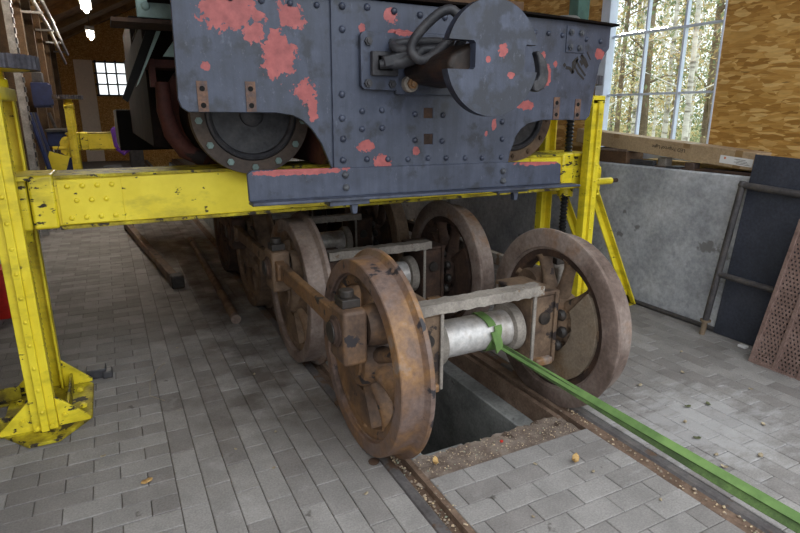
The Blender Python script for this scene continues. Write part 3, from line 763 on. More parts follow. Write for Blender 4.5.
def jack(x, y, out, label, reach, zc=1.056):
    t = thing('lifting_jack', (x, y, 0), label, 'jack', 'yellow screw lifting jacks')
    oc = [(-0.06, -0.36), (0.06, -0.36), (0.19, -0.19), (0.19, 0.19), (0.06, 0.36), (-0.06, 0.36), (-0.19, 0.19), (-0.19, -0.19)]
    b = B(); b.prism([(x+p, y+q) for p, q in oc], 'z', 0.001, 0.018); bp = b.obj('base_plate', 'yellow_dirty', t, bevel=0.003)
    for p, q in ((-0.13, -0.2), (0.13, -0.2), (0.13, 0.12), (0.15, -0.08), (-0.14, 0.1)): bolt(bp, 'yellow_worn', (x+p, y+q, 0.018), 0.017, (0, 0, 0.3))
    for sy in (-1, 1):
        yo = y+sy*0.25                      # outer web of the channel
        u = B()
        d = sy*0.065
        prof = [(-0.05, 0), (0.05, 0), (0.05, -d), (0.038, -d), (0.038, -sy*0.014), (-0.038, -sy*0.014), (-0.038, -d), (-0.05, -d)]
        u.prism([(x+p, yo+q) for p, q in prof], 'z', 0.018, 1.53)
        up = u.obj('upright', 'yellow', t, bevel=0.003)
        r = B(); r.box(x-0.016, x+0.016, *sorted((yo, yo+sy*0.022)), 0.02, 1.52); r.obj('rib_bar', 'yellow', up, bevel=0.003)
        for k in range(13): rivet(up, 'yellow', (x+0.0, yo+sy*0.022, 0.12+k*0.11), 0.009, 0.6, (PI/2*(1 if sy < 0 else -1), 0, 0))
        # gusset plates at the foot
        for sx in (-1, 1):
            g = B(); g.prism([(x+sx*0.05, 0.018), (x+sx*0.185, 0.018), (x+sx*0.185, 0.035), (x+sx*0.05, 0.17)], 'y', *sorted((yo-sy*0.02, yo-sy*0.034)))
            g.obj('gusset', 'yellow_worn', bp, bevel=0.003)
        for sx in (-1, 1):
            bolt(bp, 'yellow_worn', (x+sx*0.085, yo-sy*0.014 if sy > 0 else yo+0.02, 0.07), 0.014)
            bolt(bp, 'yellow_worn', (x+sx*0.03, yo+sy*0.022, 0.045), 0.012)
    # side cleats on the base
    for sx in (-1, 1):
        g = B(); g.box(x+sx*0.09-0.006, x+sx*0.09+0.006, y-0.22, y+0.22, 0.018, 0.085); g.obj('cleat', 'yellow_dirty', bp, bevel=0.002)
    # screw, head, gear wheel
    s_ = B(); prof = [(0.0, 0.02), (0.018, 0.02)]
    z = 0.03
    while z < 1.5:
        prof += [(0.021, z), (0.028, z+0.007), (0.028, z+0.013), (0.021, z+0.02)]; z += 0.026
    prof += [(0.02, 1.55), (0.0, 1.55)]
    s_.lathe(prof, (x, y, 0), 'z', 14); s_.obj('screw', 'screw', t, smooth=0.4)
    h = B(); h.box(x-0.055, x+0.055, y-0.25, y+0.25, 1.50, 1.555); h.obj('head_plate', 'yellow', t, bevel=0.006)
    h = B(); h.lathe([(0.0, 1.555), (0.06, 1.555), (0.06, 1.585), (0.045, 1.60), (0.045, 1.625), (0.15, 1.628), (0.15, 1.64), (0.0, 1.64)], (x, y, 0), 'z', 28); h.obj('head_bearing', 'yellow', t)
    g = B(); out_p = []
    nt = 34
    for k in range(nt):
        a = 2*PI*k/nt; da = 2*PI/nt
        for f, rr in ((0.0, 0.178), (0.18, 0.19), (0.5, 0.19), (0.68, 0.178)): out_p.append((x+rr*math.cos(a+f*da), y+rr*math.sin(a+f*da)))
    g.prism(out_p, 'z', 1.628, 1.685); g.obj('gear_wheel', 'gear', t)
    # lifting carriage riding on the screw
    c = B(); c.box(x-0.075, x+0.075, y-0.13, y+0.13, zc-0.12, zc+0.12); ca = c.obj('carriage', 'yellow_worn', t, bevel=0.012)
    c = B(); c.tube([(x, y, zc-0.19), (x, y, zc-0.12)], 0.055, 18); c.obj('nut', 'yellow_worn', ca)
    c = B(); c.box(x-0.09, x+0.09, y-0.16, y+0.16, zc+0.105, zc+0.125); c.obj('carriage_top', 'yellow', ca, bevel=0.003)
    # raking brace and sole to the outside
    fx = x+out*reach
    for yy in (y-0.17, y+0.17):
        m = B(); m.prism([(x+out*0.05, 1.02), (x+out*0.05, 0.93), (fx-out*0.06, 0.012), (fx, 0.012)], 'y', yy-0.006, yy+0.006)
        m.prism([(x+out*0.05, 1.02), (x+out*0.055, 1.0), (fx-out*0.015, 0.012), (fx, 0.012)], 'y', yy-0.05, yy+0.0)
        m.obj('brace', 'yellow', t, bevel=0.002)
        p = B(); p.prism([(x+out*0.04, 0.85), (x+out*0.09, 0.85), (x+out*0.17, 0.92), (x+out*0.17, 1.06), (x+out*0.13, 1.12), (x+out*0.04, 1.13)], 'y', yy+0.008, yy+0.018)
        gp = p.obj('brace_plate', 'yellow', t, bevel=0.003)
        for pz in (0.9, 1.0, 1.08): rivet(gp, 'yellow', (x+out*0.09, yy-0.05, pz), 0.011)
        sb = B(); sb.box(*sorted((x+out*0.14, fx)), yy-0.035, yy+0.035, 0.0, 0.012); sb.box(*sorted((x+out*0.14, fx)), yy-0.006, yy+0.006, 0.012, 0.085); sb.obj('sole', 'yellow_dirty', t, bevel=0.002)
    # crank shaft
    cs = B(); cs.tube([(x+out*0.10, y-0.17, 0.98), (x+out*0.26, y-0.17, 0.98)], 0.024, 14); sh = cs.obj('shaft_sleeve', 'yellow', t)
    cs = B(); cs.tube([(x+out*0.26, y-0.17, 0.98), (x+out*0.32, y-0.17, 0.98)], 0.015, 12); cs.obj('shaft_end', 'rust_dark', sh)
    return t
JY = 3.08
jack(-1.855, JY, -1, 'yellow screw jack with octagonal foot carrying the left end of the lifting beam', 0.5)
jack(1.465, JY, 1, 'yellow screw jack with raking brace standing by the concrete wall', 0.61)
jack(-1.855, 9.35, -1, 'distant yellow screw jack beside the far lifting beam', 0.5)

def lifting_beam(x0, x1, y0, y1, z0, z1, label, detail=True):
    t = thing('lifting_beam', ((x0+x1)/2, (y0+y1)/2, z0), label, 'beam', 'yellow lifting beams')
    b = B(); b.box(x0, x1, y0, y1, z0+0.016, z1-0.014); b.obj('web', 'yellow', t, bevel=0.004)
    b = B(); b.box(x0+0.10, x1-0.1, y0-0.012, y1+0.012, z0, z0+0.016); b.obj('bottom_flange', 'yellow_dirty', t, bevel=0.002)
    b = B(); b.box(x0+0.10, x1-0.1, y0-0.012, y1+0.012, z1-0.014, z1); b.obj('top_flange', 'yellow_dirty', t, bevel=0.002)
    for (xa, xb) in ((x0+0.11, x0+0.37), (x1-0.37, x1-0.11)):
        p = B(); p.box(xa, xb, y0-0.011, y0, z0+0.022, z1-0.02); pl = p.obj('splice_plate', 'yellow', t, bevel=0.002)
        if detail:
            for j, zz in enumerate((z1-0.05, z1-0.115, z0+0.05)):
                for k in range(4 if j != 1 else 3):
                    rivet(pl, 'yellow', (xa+0.04+(xb-xa-0.08)*((k+(0.5 if j == 1 else 0))/3), y0-0.011, zz), 0.012, 0.55)
    for xe in (x0, x1-0.1):
        e = B(); e.box(xe, xe+0.1, y0-0.02, y1+0.02, z0+0.008, z1+0.004); e.obj('end_shoe', 'yellow_worn', t, bevel=0.012)
    return t
lifting_beam(-1.775, 1.385, 2.95, 3.21, 0.934, 1.178, 'yellow riveted lifting beam under the buffer plate of the locomotive')
lifting_beam(-1.775, 1.385, 9.22, 9.48, 0.934, 1.178, 'distant yellow lifting beam with a purple clamp on it', False)

# ================================================================== LOCOMOTIVE FRONT
YP0 = 2.5     # front face of the buffer plate
loco = thing('locomotive', (0, 4.6, 1.178), 'slate-grey steam locomotive front raised on yellow jacks, wheels rolled out below', 'locomotive')
blobs = [(-0.94, 1.85, .125, .078), (-0.84, 1.768, .055, .04), (-0.745, 1.69, .078, .095), (-0.635, 1.54, .055, .05), (-0.60, 1.465, .02, .06),
         (-0.68, 1.845, .06, .055), (-1.047, 1.63, .018, .016), (-0.214, 1.878, .034, .034), (-0.36, 1.814, .014, .018), (-0.168, 1.806, .07, .014),
         (-0.349, 1.295, .042, .028), (-0.266, 1.214, .045, .034), (-0.079, 1.264, .018, .024), (0.388, 1.39, .014, .032), (0.70, 1.74, .016, .026),
         (0.789, 1.702, .016, .016), (0.739, 1.634, .022, .055), (0.60, 1.487, .06, .022), (1.106, 1.767, .03, .03), (0.34, 1.34, .01, .014)]
M['slate'] = slate('slate_paint_flaked', blobs)
M['slate_angle'] = slate('slate_paint_angle', [(-0.66, 1.19, .20, .016), (-0.86, 1.192, .03, .01), (0.70, 1.178, .16, .014)])
ol = [(-1.155, 1.932), (-1.165, 1.50), (-1.155, 1.468), (-1.13, 1.45), (-0.76, 1.447), (-0.70, 1.438), (-0.65, 1.415), (-0.607, 1.375), (-0.567, 1.315), (-0.535, 1.24), (-0.515, 1.185),
      (0.495, 1.175), (0.50, 1.23), (0.535, 1.31), (0.575, 1.36), (0.63, 1.392), (0.72, 1.408), (1.045, 1.406), (1.072, 1.43), (1.085, 1.52), (1.10, 1.62), (1.117, 1.71), (1.14, 1.755), (1.178, 1.80), (1.178, 1.925)]
b = B(); b.prism(ol, 'y', YP0+0.012, YP0+0.034)
plate = b.obj('buffer_plate', 'slate', loco, bevel=0.003, smooth=0.4)
# centre plate with the two square holes, standing proud
sq = [[(-0.036, 1.422), (0.015, 1.422), (0.015, 1.47), (-0.036, 1.47)], [(-0.034, 1.295), (0.017, 1.295), (0.017, 1.345), (-0.034, 1.345)]]
b = B(); b.prism([(-0.505, 1.935), (-0.513, 1.20), (-0.50, 1.188), (0.493, 1.176), (0.50, 1.23), (0.53, 1.30), (0.545, 1.93)], 'y', YP0, YP0+0.012, sq)
cp = b.obj('centre_plate', 'slate', loco, bevel=0.003, smooth=0.4)
for h in sq:
    b = B(); b.box(h[0][0]-0.002, h[1][0]+0.002, YP0+0.004, YP0+0.0125, h[0][1]-0.002, h[2][1]+0.002); b.obj('hole_bottom', 'rust_dark', cp)
RVS = [(-0.453, 1.898), (-0.455, 1.804), (-0.464, 1.529), (-0.467, 1.424), (-0.464, 1.33), (-0.467, 1.234), (-0.333, 1.903), (-0.199, 1.896), (-0.063, 1.889), (0.073, 1.888),
       (-0.366, 1.455), (-0.264, 1.46), (-0.368, 1.374), (-0.264, 1.377), (-0.086, 1.441), (0.073, 1.436), (-0.085, 1.317), (0.07, 1.309), (0.439, 1.40), (0.444, 1.311), (0.443, 1.217),
       (-0.345, 1.234), (-0.234, 1.23), (-0.124, 1.226), (-0.01, 1.227), (0.096, 1.224), (0.212, 1.22), (0.319, 1.216)]
for i, (x, z) in enumerate(RVS): rivet(cp, 'slate_plain', (x, YP0, z), 0.016 if i < 10 else 0.0145, 0.75)
for (x, z) in [(0.632, 1.855), (0.726, 1.855), (0.824, 1.851), (0.999, 1.84), (1.105, 1.835), (-0.804, 1.894), (-0.682, 1.894), (-0.565, 1.895), (-0.93, 1.895), (-1.05, 1.895)]:
    rivet(plate, 'slate_plain', (x, YP0+0.012, z), 0.0135, 0.8)
b = B(); b.box(0.852, 0.985, YP0+0.006, YP0+0.012, 1.765, 1.905); pp = b.obj('patch_plate', 'slate_plain', plate, bevel=0.002)
for (x, z) in [(0.879, 1.869), (0.952, 1.868), (0.88, 1.793), (0.946, 1.791)]: bolt(pp, 'bolt', (x, YP0+0.006, z), 0.016)
M['strip_rust'] = mottled('thin_rust_on_slate', [(70, 66, 70), (100, 78, 68), (124, 92, 72)], 22, 90, 0.7, 0.3)
# rusty strips; black discs stand in for the shade of two holes
for (x, z0, z1) in ((-1.069, 1.452, 1.573), (-0.873, 1.452, 1.575), (0.815, 1.412, 1.53), (0.972, 1.41, 1.522)):
    b = B(); b.box(x-0.021, x+0.021, YP0+0.0075, YP0+0.012, z0, z1); s_ = b.obj('rust_strip', 'strip_rust', plate)
    for z in (z0+0.025, z1-0.03):
        c = B(); c.lathe([(0.0, 0), (0.011, 0), (0.011, 0.0012), (0.0, 0.0012)], (x, YP0+0.0075, z), 'y', 14, False, -1); c.obj('bolt_hole_shade', 'black', s_)
# smear marks left by a brush: black strokes on the right wing
def mark(pts, w=0.007):
    b = B(); P3 = [(x, YP0+0.0112, z) for x, z in pts]
    wd = []; nm = []
    for i in range(len(P3)):
        d = Vector(P3[min(i+1, len(P3)-1)])-Vector(P3[max(i-1, 0)]); d.normalize()
        wd.append(Vector((d.z, 0, -d.x))*w*2); nm.append((0, -1, 0))
    b.ribbon(P3, wd, nm, 0.0008); return b.obj('paint_stroke', 'ink', plate, smooth=0)
mk = lambda L: [(0.795+(u/640*60)*0.00695, 1.875-(v/533*50)*0.0052) for u, v in L]
for L, w in (([(80, 345), (100, 372)], .009), ([(105, 385), (150, 390), (190, 440)], .009), ([(190, 445), (185, 330), (235, 275)], .010), ([(230, 290), (205, 370), (250, 440), (320, 505)], .006),
             ([(215, 300), (265, 380), (335, 465)], .006), ([(265, 245), (300, 310), (345, 375)], .009), ([(270, 235), (320, 290), (355, 360)], .006), ([(260, 300), (290, 350)], .007), ([(330, 205), (380, 290)], .004)):
    mark(mk(L), w)
# angle iron along the bottom edge
b = B(); b.prism([(-0.915, 1.07), (-0.917, 1.19), (-0.895, 1.206), (-0.5, 1.20), (0.5, 1.188), (0.83, 1.178), (0.862, 1.16), (0.868, 1.052)], 'y', YP0-0.010, YP0+0.010)
an = b.obj('bottom_angle', 'slate_angle', loco, bevel=0.004, smooth=0.4)
b = B(); b.prism([(-0.917, 1.057), (-0.91, 1.072), (0.96, 1.05), (0.965, 1.036)], 'y', YP0-0.075, YP0+0.008); b.obj('angle_flange', 'slate_angle', an, bevel=0.004)
for x in (-0.45, 0.50):
    b = B(); b.box(x-0.11, x+0.09, YP0-0.06, YP0+0.02, 1.030, 1.048 if x > 0 else 1.058); b.prism([(x+0.0, 1.035), (x+0.035, 1.035), (x+0.028, 0.985), (x+0.008, 0.985)], 'y', YP0-0.05, YP0-0.02); b.obj('hanger_bracket', 'slate_plain', an, bevel=0.002)
for x, z in ((-0.462, 1.166), (-0.460, 1.108), (0.452, 1.142), (0.455, 1.09)): rivet(an, 'bolt', (x, YP0-0.010, z), 0.017, 0.9, name='bolt_head')

# top running plate
b = B(); b.prism([(-1.2, 1.935), (0.2, 1.944), (1.2, 1.915), (1.2, 1.926), (0.2, 1.956), (-1.2, 1.947)], 'y', YP0-0.03, 4.6)
rp = b.obj('running_plate', 'dark_body', loco, bevel=0.002)
b = B(); b.lathe([(0.0, 0.0), (0.085, 0.0), (0.09, 0.012), (0.07, 0.028), (0.03, 0.032), (0.0, 0.032)], (0.93, 2.62, 1.936), 'z', 24); b.obj('filler_lid', 'galv', rp)
b = B(); b.box(1.10, 1.19, 2.70, 2.78, 1.92, 2.30); b.obj('handrail_post', 'green_metal', rp, bevel=0.006)
b = B(); b.box(0.16, 0.64, 2.62, 3.0, 1.945, 2.02); b.obj('sand_box', 'boxwood', rp, bevel=0.004)
# frame, cylinders, underside
for s in (-1, 1):
    b = B(); b.prism([(YP0+0.034, 1.93), (YP0+0.034, 1.30), (2.80, 1.19), (7.6, 1.19), (8.2, 1.4), (8.2, 1.93)], 'x', s*0.46-0.014, s*0.46+0.014); b.obj('frame_plate', 'dark_red', loco)
    c = B(); cx, cz = s*0.797, 1.44
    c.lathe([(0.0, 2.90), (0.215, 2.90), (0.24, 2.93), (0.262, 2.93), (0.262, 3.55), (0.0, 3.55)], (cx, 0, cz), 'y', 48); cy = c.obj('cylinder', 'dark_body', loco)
    c = B(); c.lathe([(0.222, 2.845), (0.285, 2.845), (0.288, 2.86), (0.288, 2.905), (0.222, 2.905)], (cx, 0, cz), 'y', 56, True); c.obj('cover_ring', 'ring_dark' if s < 0 else 'rust_brown', cy)
    c = B(); c.lathe([(0.222, 2.862), (0.216, 2.838), (0.205, 2.832), (0.192, 2.842), (0.185, 2.868), (0.165, 2.875), (0.09, 2.872), (0.06, 2.866), (0.055, 2.845), (0.04, 2.838), (0.0, 2.838)], (cx, 0, cz), 'y', 56); c.obj('cylinder_cover', 'iron', cy)
    for k in range(13):
        a = -PI/2 + (k-0.02)*2*PI/13
        bolt(cy, 'pale_green' if s < 0 else 'rust_brown', (cx+0.253*math.cos(a), 2.845, cz+0.253*math.sin(a)), 0.017)
    c = B(); c.lathe([(0.262, 3.50), (0.345, 3.50), (0.345, 3.56), (0.262, 3.56)], (cx, 0, cz), 'y', 48, True); c.obj('rear_flange', 'dark_red', cy)
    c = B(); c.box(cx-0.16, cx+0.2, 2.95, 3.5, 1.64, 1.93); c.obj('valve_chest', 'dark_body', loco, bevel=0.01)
    c = B(); c.tube([(cx, 3.55, cz), (cx, 5.4, cz-0.04)], 0.035, 12); c.obj('piston_rod', 'rust_dark', loco)
    c = B(); c.box(cx-0.04, cx+0.04, 3.6, 5.0, cz+0.10, cz+0.15); c.obj('slide_bar', 'rust_dark', loco)
b = B(); b.box(-0.45, 0.45, 2.9, 8.0, 1.55, 1.62); b.obj('frame_stay', 'dark_body', loco)
b = B(); b.box(-0.445, 0.445, 3.1, 3.13, 1.2, 1.55); b.obj('cross_stay', 'dark_red', loco)
b = B(); b.lathe([(0.0, 6.4), (0.5, 6.4), (0.5, 8.1), (0.0, 8.1)], (0, 0, 2.45), 'y', 40); b.obj('boiler', 'dark_body', loco)
# left side: brackets, curved steam pipe, side tank, ash pan
b = B(); b.prism([(-1.25, 1.87), (-1.25, 1.98), (-1.20, 2.05), (-1.12, 1.98), (-1.08, 1.87)], 'y', 3.02, 3.04); br = b.obj('green_bracket', 'pale_green', loco, bevel=0.004)
rivet(br, 'pale_green', (-1.21, 3.02, 1.92), 0.02)
b = B(); b.box(-1.36, -1.08, 3.0, 3.25, 1.845, 1.862); b.obj('bracket_shelf', 'rust_dark', loco)
b = B(); b.prism([(-1.20, 1.845), (-1.13, 1.845), (-1.27, 1.60), (-1.32, 1.50), (-1.345, 1.52)], 'y', 3.3, 3.34); b.obj('lamp_bracket', 'black', loco)
b = B(); b.prism([(-1.152, 1.845), (-1.132, 1.845), (-1.262, 1.59), (-1.275, 1.575)], 'y', 3.27, 3.30); b.obj('bracket_edge', 'pale_green', loco)
b = B(); b.prism([(-1.14, 1.72), (-1.08, 1.80), (-1.04, 1.80), (-1.02, 1.72)], 'y', 3.2, 3.22); b.obj('green_gusset', 'pale_green', loco)
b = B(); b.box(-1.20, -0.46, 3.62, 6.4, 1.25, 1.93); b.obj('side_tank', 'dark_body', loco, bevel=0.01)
b = B(); b.box(-1.24, -1.0, 3.40, 3.62, 1.68, 1.72); b.box(-1.2, -1.17, 3.36, 3.42, 1.58, 1.72); b.obj('step_bracket', 'dark_red', loco)
b = B(); b.tube([(-1.15, 3.28, 1.60), (-1.15, 3.28, 1.46), (-1.125, 3.28, 1.34), (-1.07, 3.28, 1.25), (-0.98, 3.28, 1.20)], [0.035, 0.042, 0.046, 0.046, 0.04], 14); b.obj('steam_pipe', 'dark_red', loco)
b = B(); b.box(-1.33, -0.5, 6.4, 8.1, 1.08, 1.48); b.obj('ash_pan', 'black', loco, bevel=0.01)
b = B(); b.box(-1.12, -0.5, 6.4, 8.1, 1.48, 2.35); b.obj('cab_side', 'dark_body', loco, bevel=0.01)

# coupling pocket, drawbar, links and centre buffer
b = B(); b.prism(arc(-0.355, 1.775, 0.024, PI/2, PI, 5)[::1] + arc(-0.355, 1.575, 0.024, PI, 1.5*PI, 5) + arc(-0.215, 1.572, 0.024, 1.5*PI, 2*PI, 5) + arc(-0.215, 1.775, 0.024, 0, PI/2, 5), 'y', YP0-0.028, YP0, [[(-0.305, 1.635), (-0.235, 1.635), (-0.235, 1.695), (-0.305, 1.695)]])
pk = b.obj('coupling_pocket', 'slate_plain', loco, bevel=0.004)
b = B(); b.prism([(-0.335, 1.61), (-0.205, 1.61), (-0.205, 1.715), (-0.335, 1.715)], 'y', YP0-0.058, YP0-0.028, [[(-0.305, 1.635), (-0.235, 1.635), (-0.235, 1.695), (-0.305, 1.695)]])
b.obj('pocket_frame', 'iron', pk, bevel=0.004)
b = B(); b.box(-0.306, -0.234, YP0-0.02, YP0-0.002, 1.634, 1.696); b.obj('pocket_shade', 'black', pk)  # black block set in the opening to give its inner shade
for x, z in ((-0.344, 1.757), (-0.224, 1.757), (-0.347, 1.578), (-0.225, 1.576)): bolt(pk, 'iron', (x, YP0-0.028, z), 0.019)
b = B(); b.prism([(-0.20, 1.53), (0.20, 1.53), (0.20, 1.81), (-0.20, 1.81)], 'y', YP0-0.02, YP0); b.obj('drawgear_plate', 'slate', loco, bevel=0.004)
b = B(); b.box(-0.30, -0.155, YP0-0.115, YP0-0.055, 1.640, 1.69, Matrix.Translation((-0.3, 2.4, 1.66)) @ Matrix.Rotation(-0.22, 4, 'Y') @ Matrix.Rotation(-0.3, 4, 'Z') @ Matrix.Translation((0.3, -2.4, -1.66))); b.obj('link_pin_bar', 'iron', loco, bevel=0.008)
M['shank'] = mottled('greasy_shank', [(24, 20, 18), (42, 32, 27), (66, 44, 32)], 12, 50, 0.55, 0.6)
b = B(); b.prism([(-0.17, 1.63), (-0.13, 1.58), (0.06, 1.56), (0.10, 1.60), (0.10, 1.74), (-0.06, 1.725), (-0.15, 1.68)], 'y', 2.07, YP0-0.02); b.obj('buffer_shank', 'shank', loco, bevel=0.02)
b = B(); b.tube([(-0.135, YP0-0.02, 1.578), (-0.135, YP0-0.055, 1.578)], 0.038, 20); b.obj('bush', 'scale', loco, bevel=0.003)
bolt(loco, 'rust_ochre', (-0.135, YP0-0.055, 1.578), 0.024)
def ring_link(c, L, W, r, ax, up, mat='iron'):
    c = Vector(c); ax = Vector(ax).normalized(); up = Vector(up); up = (up-ax*up.dot(ax)).normalized()
    pts = []
    for a in [2*PI*k/28 for k in range(29)]:
        q = abs(math.cos(a))**0.75*math.copysign(1, math.cos(a)); p = abs(math.sin(a))**0.75*math.copysign(1, math.sin(a))
        pts.append(c + ax*(L/2*q) + up*(W/2*p))
    b = B(); b.tube(pts, r, 12, False); return b.obj('coupling_link', mat, loco)
ring_link((-0.118, 2.26, 1.772), 0.25, 0.115, 0.021, (0.62, -0.30, 0.66), (-0.6, 0.3, 0.7))
ring_link((-0.12, 2.38, 1.74), 0.26, 0.085, 0.020, (0.95, -0.3, 0.05), (0, 0.9, 0.45))
ring_link((0.0, 2.24, 1.79), 0.22, 0.09, 0.021, (0.35, -0.4, 0.85), (0.8, 0.5, -0.2))
b = B(); b.tube([(-0.31, 2.42, 1.655), (-0.22, 2.38, 1.665), (-0.16, 2.36, 1.69), (-0.13, 2.35, 1.72)], [0.02, 0.028, 0.034, 0.03], 12); b.obj('shackle', 'iron', loco)
# buffer head: disc with a slot on one side and a notch on the other
bc = (0.033, 1.664); R = 0.232
out = []
for i in range(0, 121):
    a = 2*PI*i/120
    x, z = R*math.cos(a), R*math.sin(a)
    if x > 0 and -0.047 < z < 0.062: continue
    if x < 0 and -0.044 < z < 0.066: continue
    out.append((a, bc[0]+x, bc[1]+z))
poly = []
prev = None
def add_slot(side):
    if side == 'l': poly.extend([(bc[0]-0.222, bc[1]+0.066), (bc[0]-0.105, bc[1]+0.066), (bc[0]-0.095, bc[1]+0.056), (bc[0]-0.095, bc[1]-0.036), (bc[0]-0.105, bc[1]-0.046), (bc[0]-0.226, bc[1]-0.046)])
    else: poly.extend([(bc[0]+0.226, bc[1]-0.048), (bc[0]+0.17, bc[1]-0.05), (bc[0]+0.158, bc[1]-0.035), (bc[0]+0.155, bc[1]+0.05), (bc[0]+0.165, bc[1]+0.062), (bc[0]+0.222, bc[1]+0.062)])
for a, x, z in out:
    if prev is not None and prev < PI and a > PI: add_slot('l')
    poly.append((x, z)); prev = a
add_slot('r')
# keep the outline in order: right slot closes the loop between the last and the first point
YBF = 2.03
ring0 = poly; n = len(ring0)
b = B()
b.prism(ring0, 'y', YBF, YBF+0.045)
M['slate_buffer'] = slate('slate_paint_buffer', [(0.075, 1.695, .024, .03), (0.0, 1.66, .012, .012), (0.12, 1.60, .016, .012)], darken=0.11)  # lower threshold spreads the dark patches, so the head is darker
bh = b.obj('buffer_head', 'slate_buffer', loco, bevel=0.010, smooth=0.4)
b = B(); b.prism([(0.306, 1.545), (0.335, 1.538), (0.368, 1.552), (0.388, 1.585), (0.39, 1.625), (0.374, 1.668), (0.348, 1.70), (0.322, 1.716), (0.312, 1.706), (0.325, 1.68), (0.336, 1.645), (0.34, 1.612), (0.33, 1.592), (0.306, 1.585)], 'y', 2.10, 2.14); b.obj('hook', 'iron', loco, bevel=0.010)
b = B(); b.tube([(0.10, 2.115, 1.60), (0.29, 2.115, 1.575)], 0.03, 12); b.obj('hook_stem', 'iron', loco)

# ================================================================== RIGHT-HAND WALL CLUTTER
def tilt_y(y0, y1, z0, z1): return Matrix.Translation((0, y0, z0)) @ Matrix.Rotation(math.atan2(z1-z0, y1-y0), 4, 'X')
cb = thing('cardboard_box', (2.2, 2.85, 1.1), 'long brown cardboard lamp carton lying across the wall top', 'carton')
Lb = 1.56
mt = tilt_y(2.17, 3.72, 1.092, 1.205)
b = B(); b.box(2.15, 2.30, 0, Lb, 0, 0.112, mt); b.obj('carton_body', 'cardboard', cb, bevel=0.003)
for yy in (0.09, 0.47, 1.1):
    b = B(); b.box(2.149, 2.301, yy, yy+0.05, 0.08 if yy > 0.1 else 0.0, 0.1125, mt); b.obj('tape', 'tape', cb)
b = B(); b.box(2.1485, 2.15, 0.015, 0.235, 0.02, 0.07, mt); lb = b.obj('shipping_label', 'label', cb)
for k in range(4):
    b = B(); b.box(2.148, 2.1486, 0.03+0.01*k, 0.12+0.015*(k % 2), 0.028+0.009*k, 0.0305+0.009*k, mt); b.obj('print_line', 'ink', lb)
b = B(); b.box(2.148, 2.1486, 0.195, 0.207, 0.048, 0.062, mt); b.obj('print_dot', 'orange', lb)
fc = bpy.data.curves.new('carton_text', 'FONT'); fc.body = 'LED Triproof Light'; fc.size = 0.036; fc.extrude = 0.0003
tmp = bpy.data.objects.new('carton_text', fc); COL.objects.link(tmp)
dg = bpy.context.evaluated_depsgraph_get(); tme = bpy.data.meshes.new_from_object(tmp.evaluated_get(dg))
bpy.data.objects.remove(tmp)
tx = link('printed_text', tme, cb); tme.materials.clear(); tme.materials.append(M['ink'])
# lettering on the face toward the track, upside down
tx.matrix_basis = mt @ Matrix(((0, 0, -1, 2.1492), (1, 0, 0, 0.50), (0, -1, 0, 0.072), (0, 0, 0, 1)))
wb_ = thing('wooden_box', (2.24, 3.37, 1.06), 'small dark wooden box under the raised end of the carton', 'box')
b = B(); b.box(2.15, 2.34, 3.17, 3.52, 1.061, 1.168); b.obj('box_body', 'boxwood', wb_, bevel=0.004)
b = B(); b.box(2.145, 2.345, 3.165, 3.525, 1.152, 1.172); b.obj('box_lid', 'rust_mauve', wb_, bevel=0.004)
for (x, y, lab) in ((2.19, 2.86, 'upright grey steel block propping the carton, nearer the wooden box'), (2.17, 2.62, 'upright rusty steel block propping the carton beside the flat iron')):
    t = thing('steel_block', (x, y, 1.06), lab, 'block')
    h = 1.09+(y-2.17)*0.0729-1.061
    b = B(); b.box(x-0.02, x+0.05, y-0.035, y+0.035, 1.061, 1.061+h-0.012); b.obj('block_body', 'scale' if y > 2.7 else 'rust_mauve', t, bevel=0.004)
    b = B(); b.box(x-0.03, x+0.06, y-0.05, y+0.05, 1.061, 1.071); b.obj('block_foot', 'rust_mauve', t, bevel=0.002)
b = B(); b.box(2.30, 2.38, 2.25, 3.10, 1.061, 1.10); tag(b.obj('timber_batten', 'planks', bevel=0.004), 'pale yellow timber batten behind the steel blocks', 'timber')
b = B(); b.box(2.14, 2.26, 2.69, 2.80, 1.061, 1.075); tag(b.obj('iron_plate', 'iron', bevel=0.004), 'flat dark iron plate between the two steel blocks', 'plate')
b = B(); b.box(2.16, 2.2, 2.925, 3.14, 1.061, 1.10); tag(b.obj('iron_scrap', 'iron', bevel=0.004), 'dark square iron bar lying by the wooden box', 'bar')
b = B(); b.box(2.13, 2.25, 2.18, 2.56, 1.061, 1.078); tag(b.obj('flat_iron', 'rust_dark', bevel=0.003), 'flat dark iron bar under the label end of the carton', 'bar')
# leaning dark board
b = B(); b.prism([(2.225, 0.003), (2.135, 1.20), (0.80, 1.155), (0.86, -0.042+0.045)], 'x', 2.085, 2.10)
tag(b.obj('dark_board', 'board', bevel=0.003), 'tall dark blue-grey sheet leaning on the wall behind the pipe frame', 'board')
# pipe frame
pf = thing('tubular_railing', (2.0, 2.23, 0), 'dark tubular railing leaning against the dark sheet', 'railing')
top = Vector((2.055, 2.165, 1.012)); bot = Vector((2.0, 2.235, 0.10))
b = B(); b.tube([bot, bot.lerp(top, 0.5), top], 0.021, 14); b.obj('upright_pipe', 'pipe', pf)
b = B(); b.tube([top, Vector((2.055, 1.82, 0.995)), Vector((2.055, 0.9, 0.945))], 0.021, 14); b.obj('top_pipe', 'pipe', pf)
b = B(); b.lathe([(0.0, -0.026), (0.018, -0.024), (0.026, 0), (0.018, 0.024), (0.0, 0.026)], top, 'z', 14); b.obj('elbow', 'pipe', pf)
m_ = bot.lerp(top, 0.36)
b = B(); b.tube([m_, Vector((m_.x, 1.86, 0.418)), Vector((m_.x, 0.9, 0.37))], 0.019, 14); b.obj('mid_pipe', 'pipe', pf)
b = B(); b.tube([Vector((1.994, 2.243, 0.0)), bot], 0.018, 12); b.obj('foot_stub', 'rust_tan', pf)
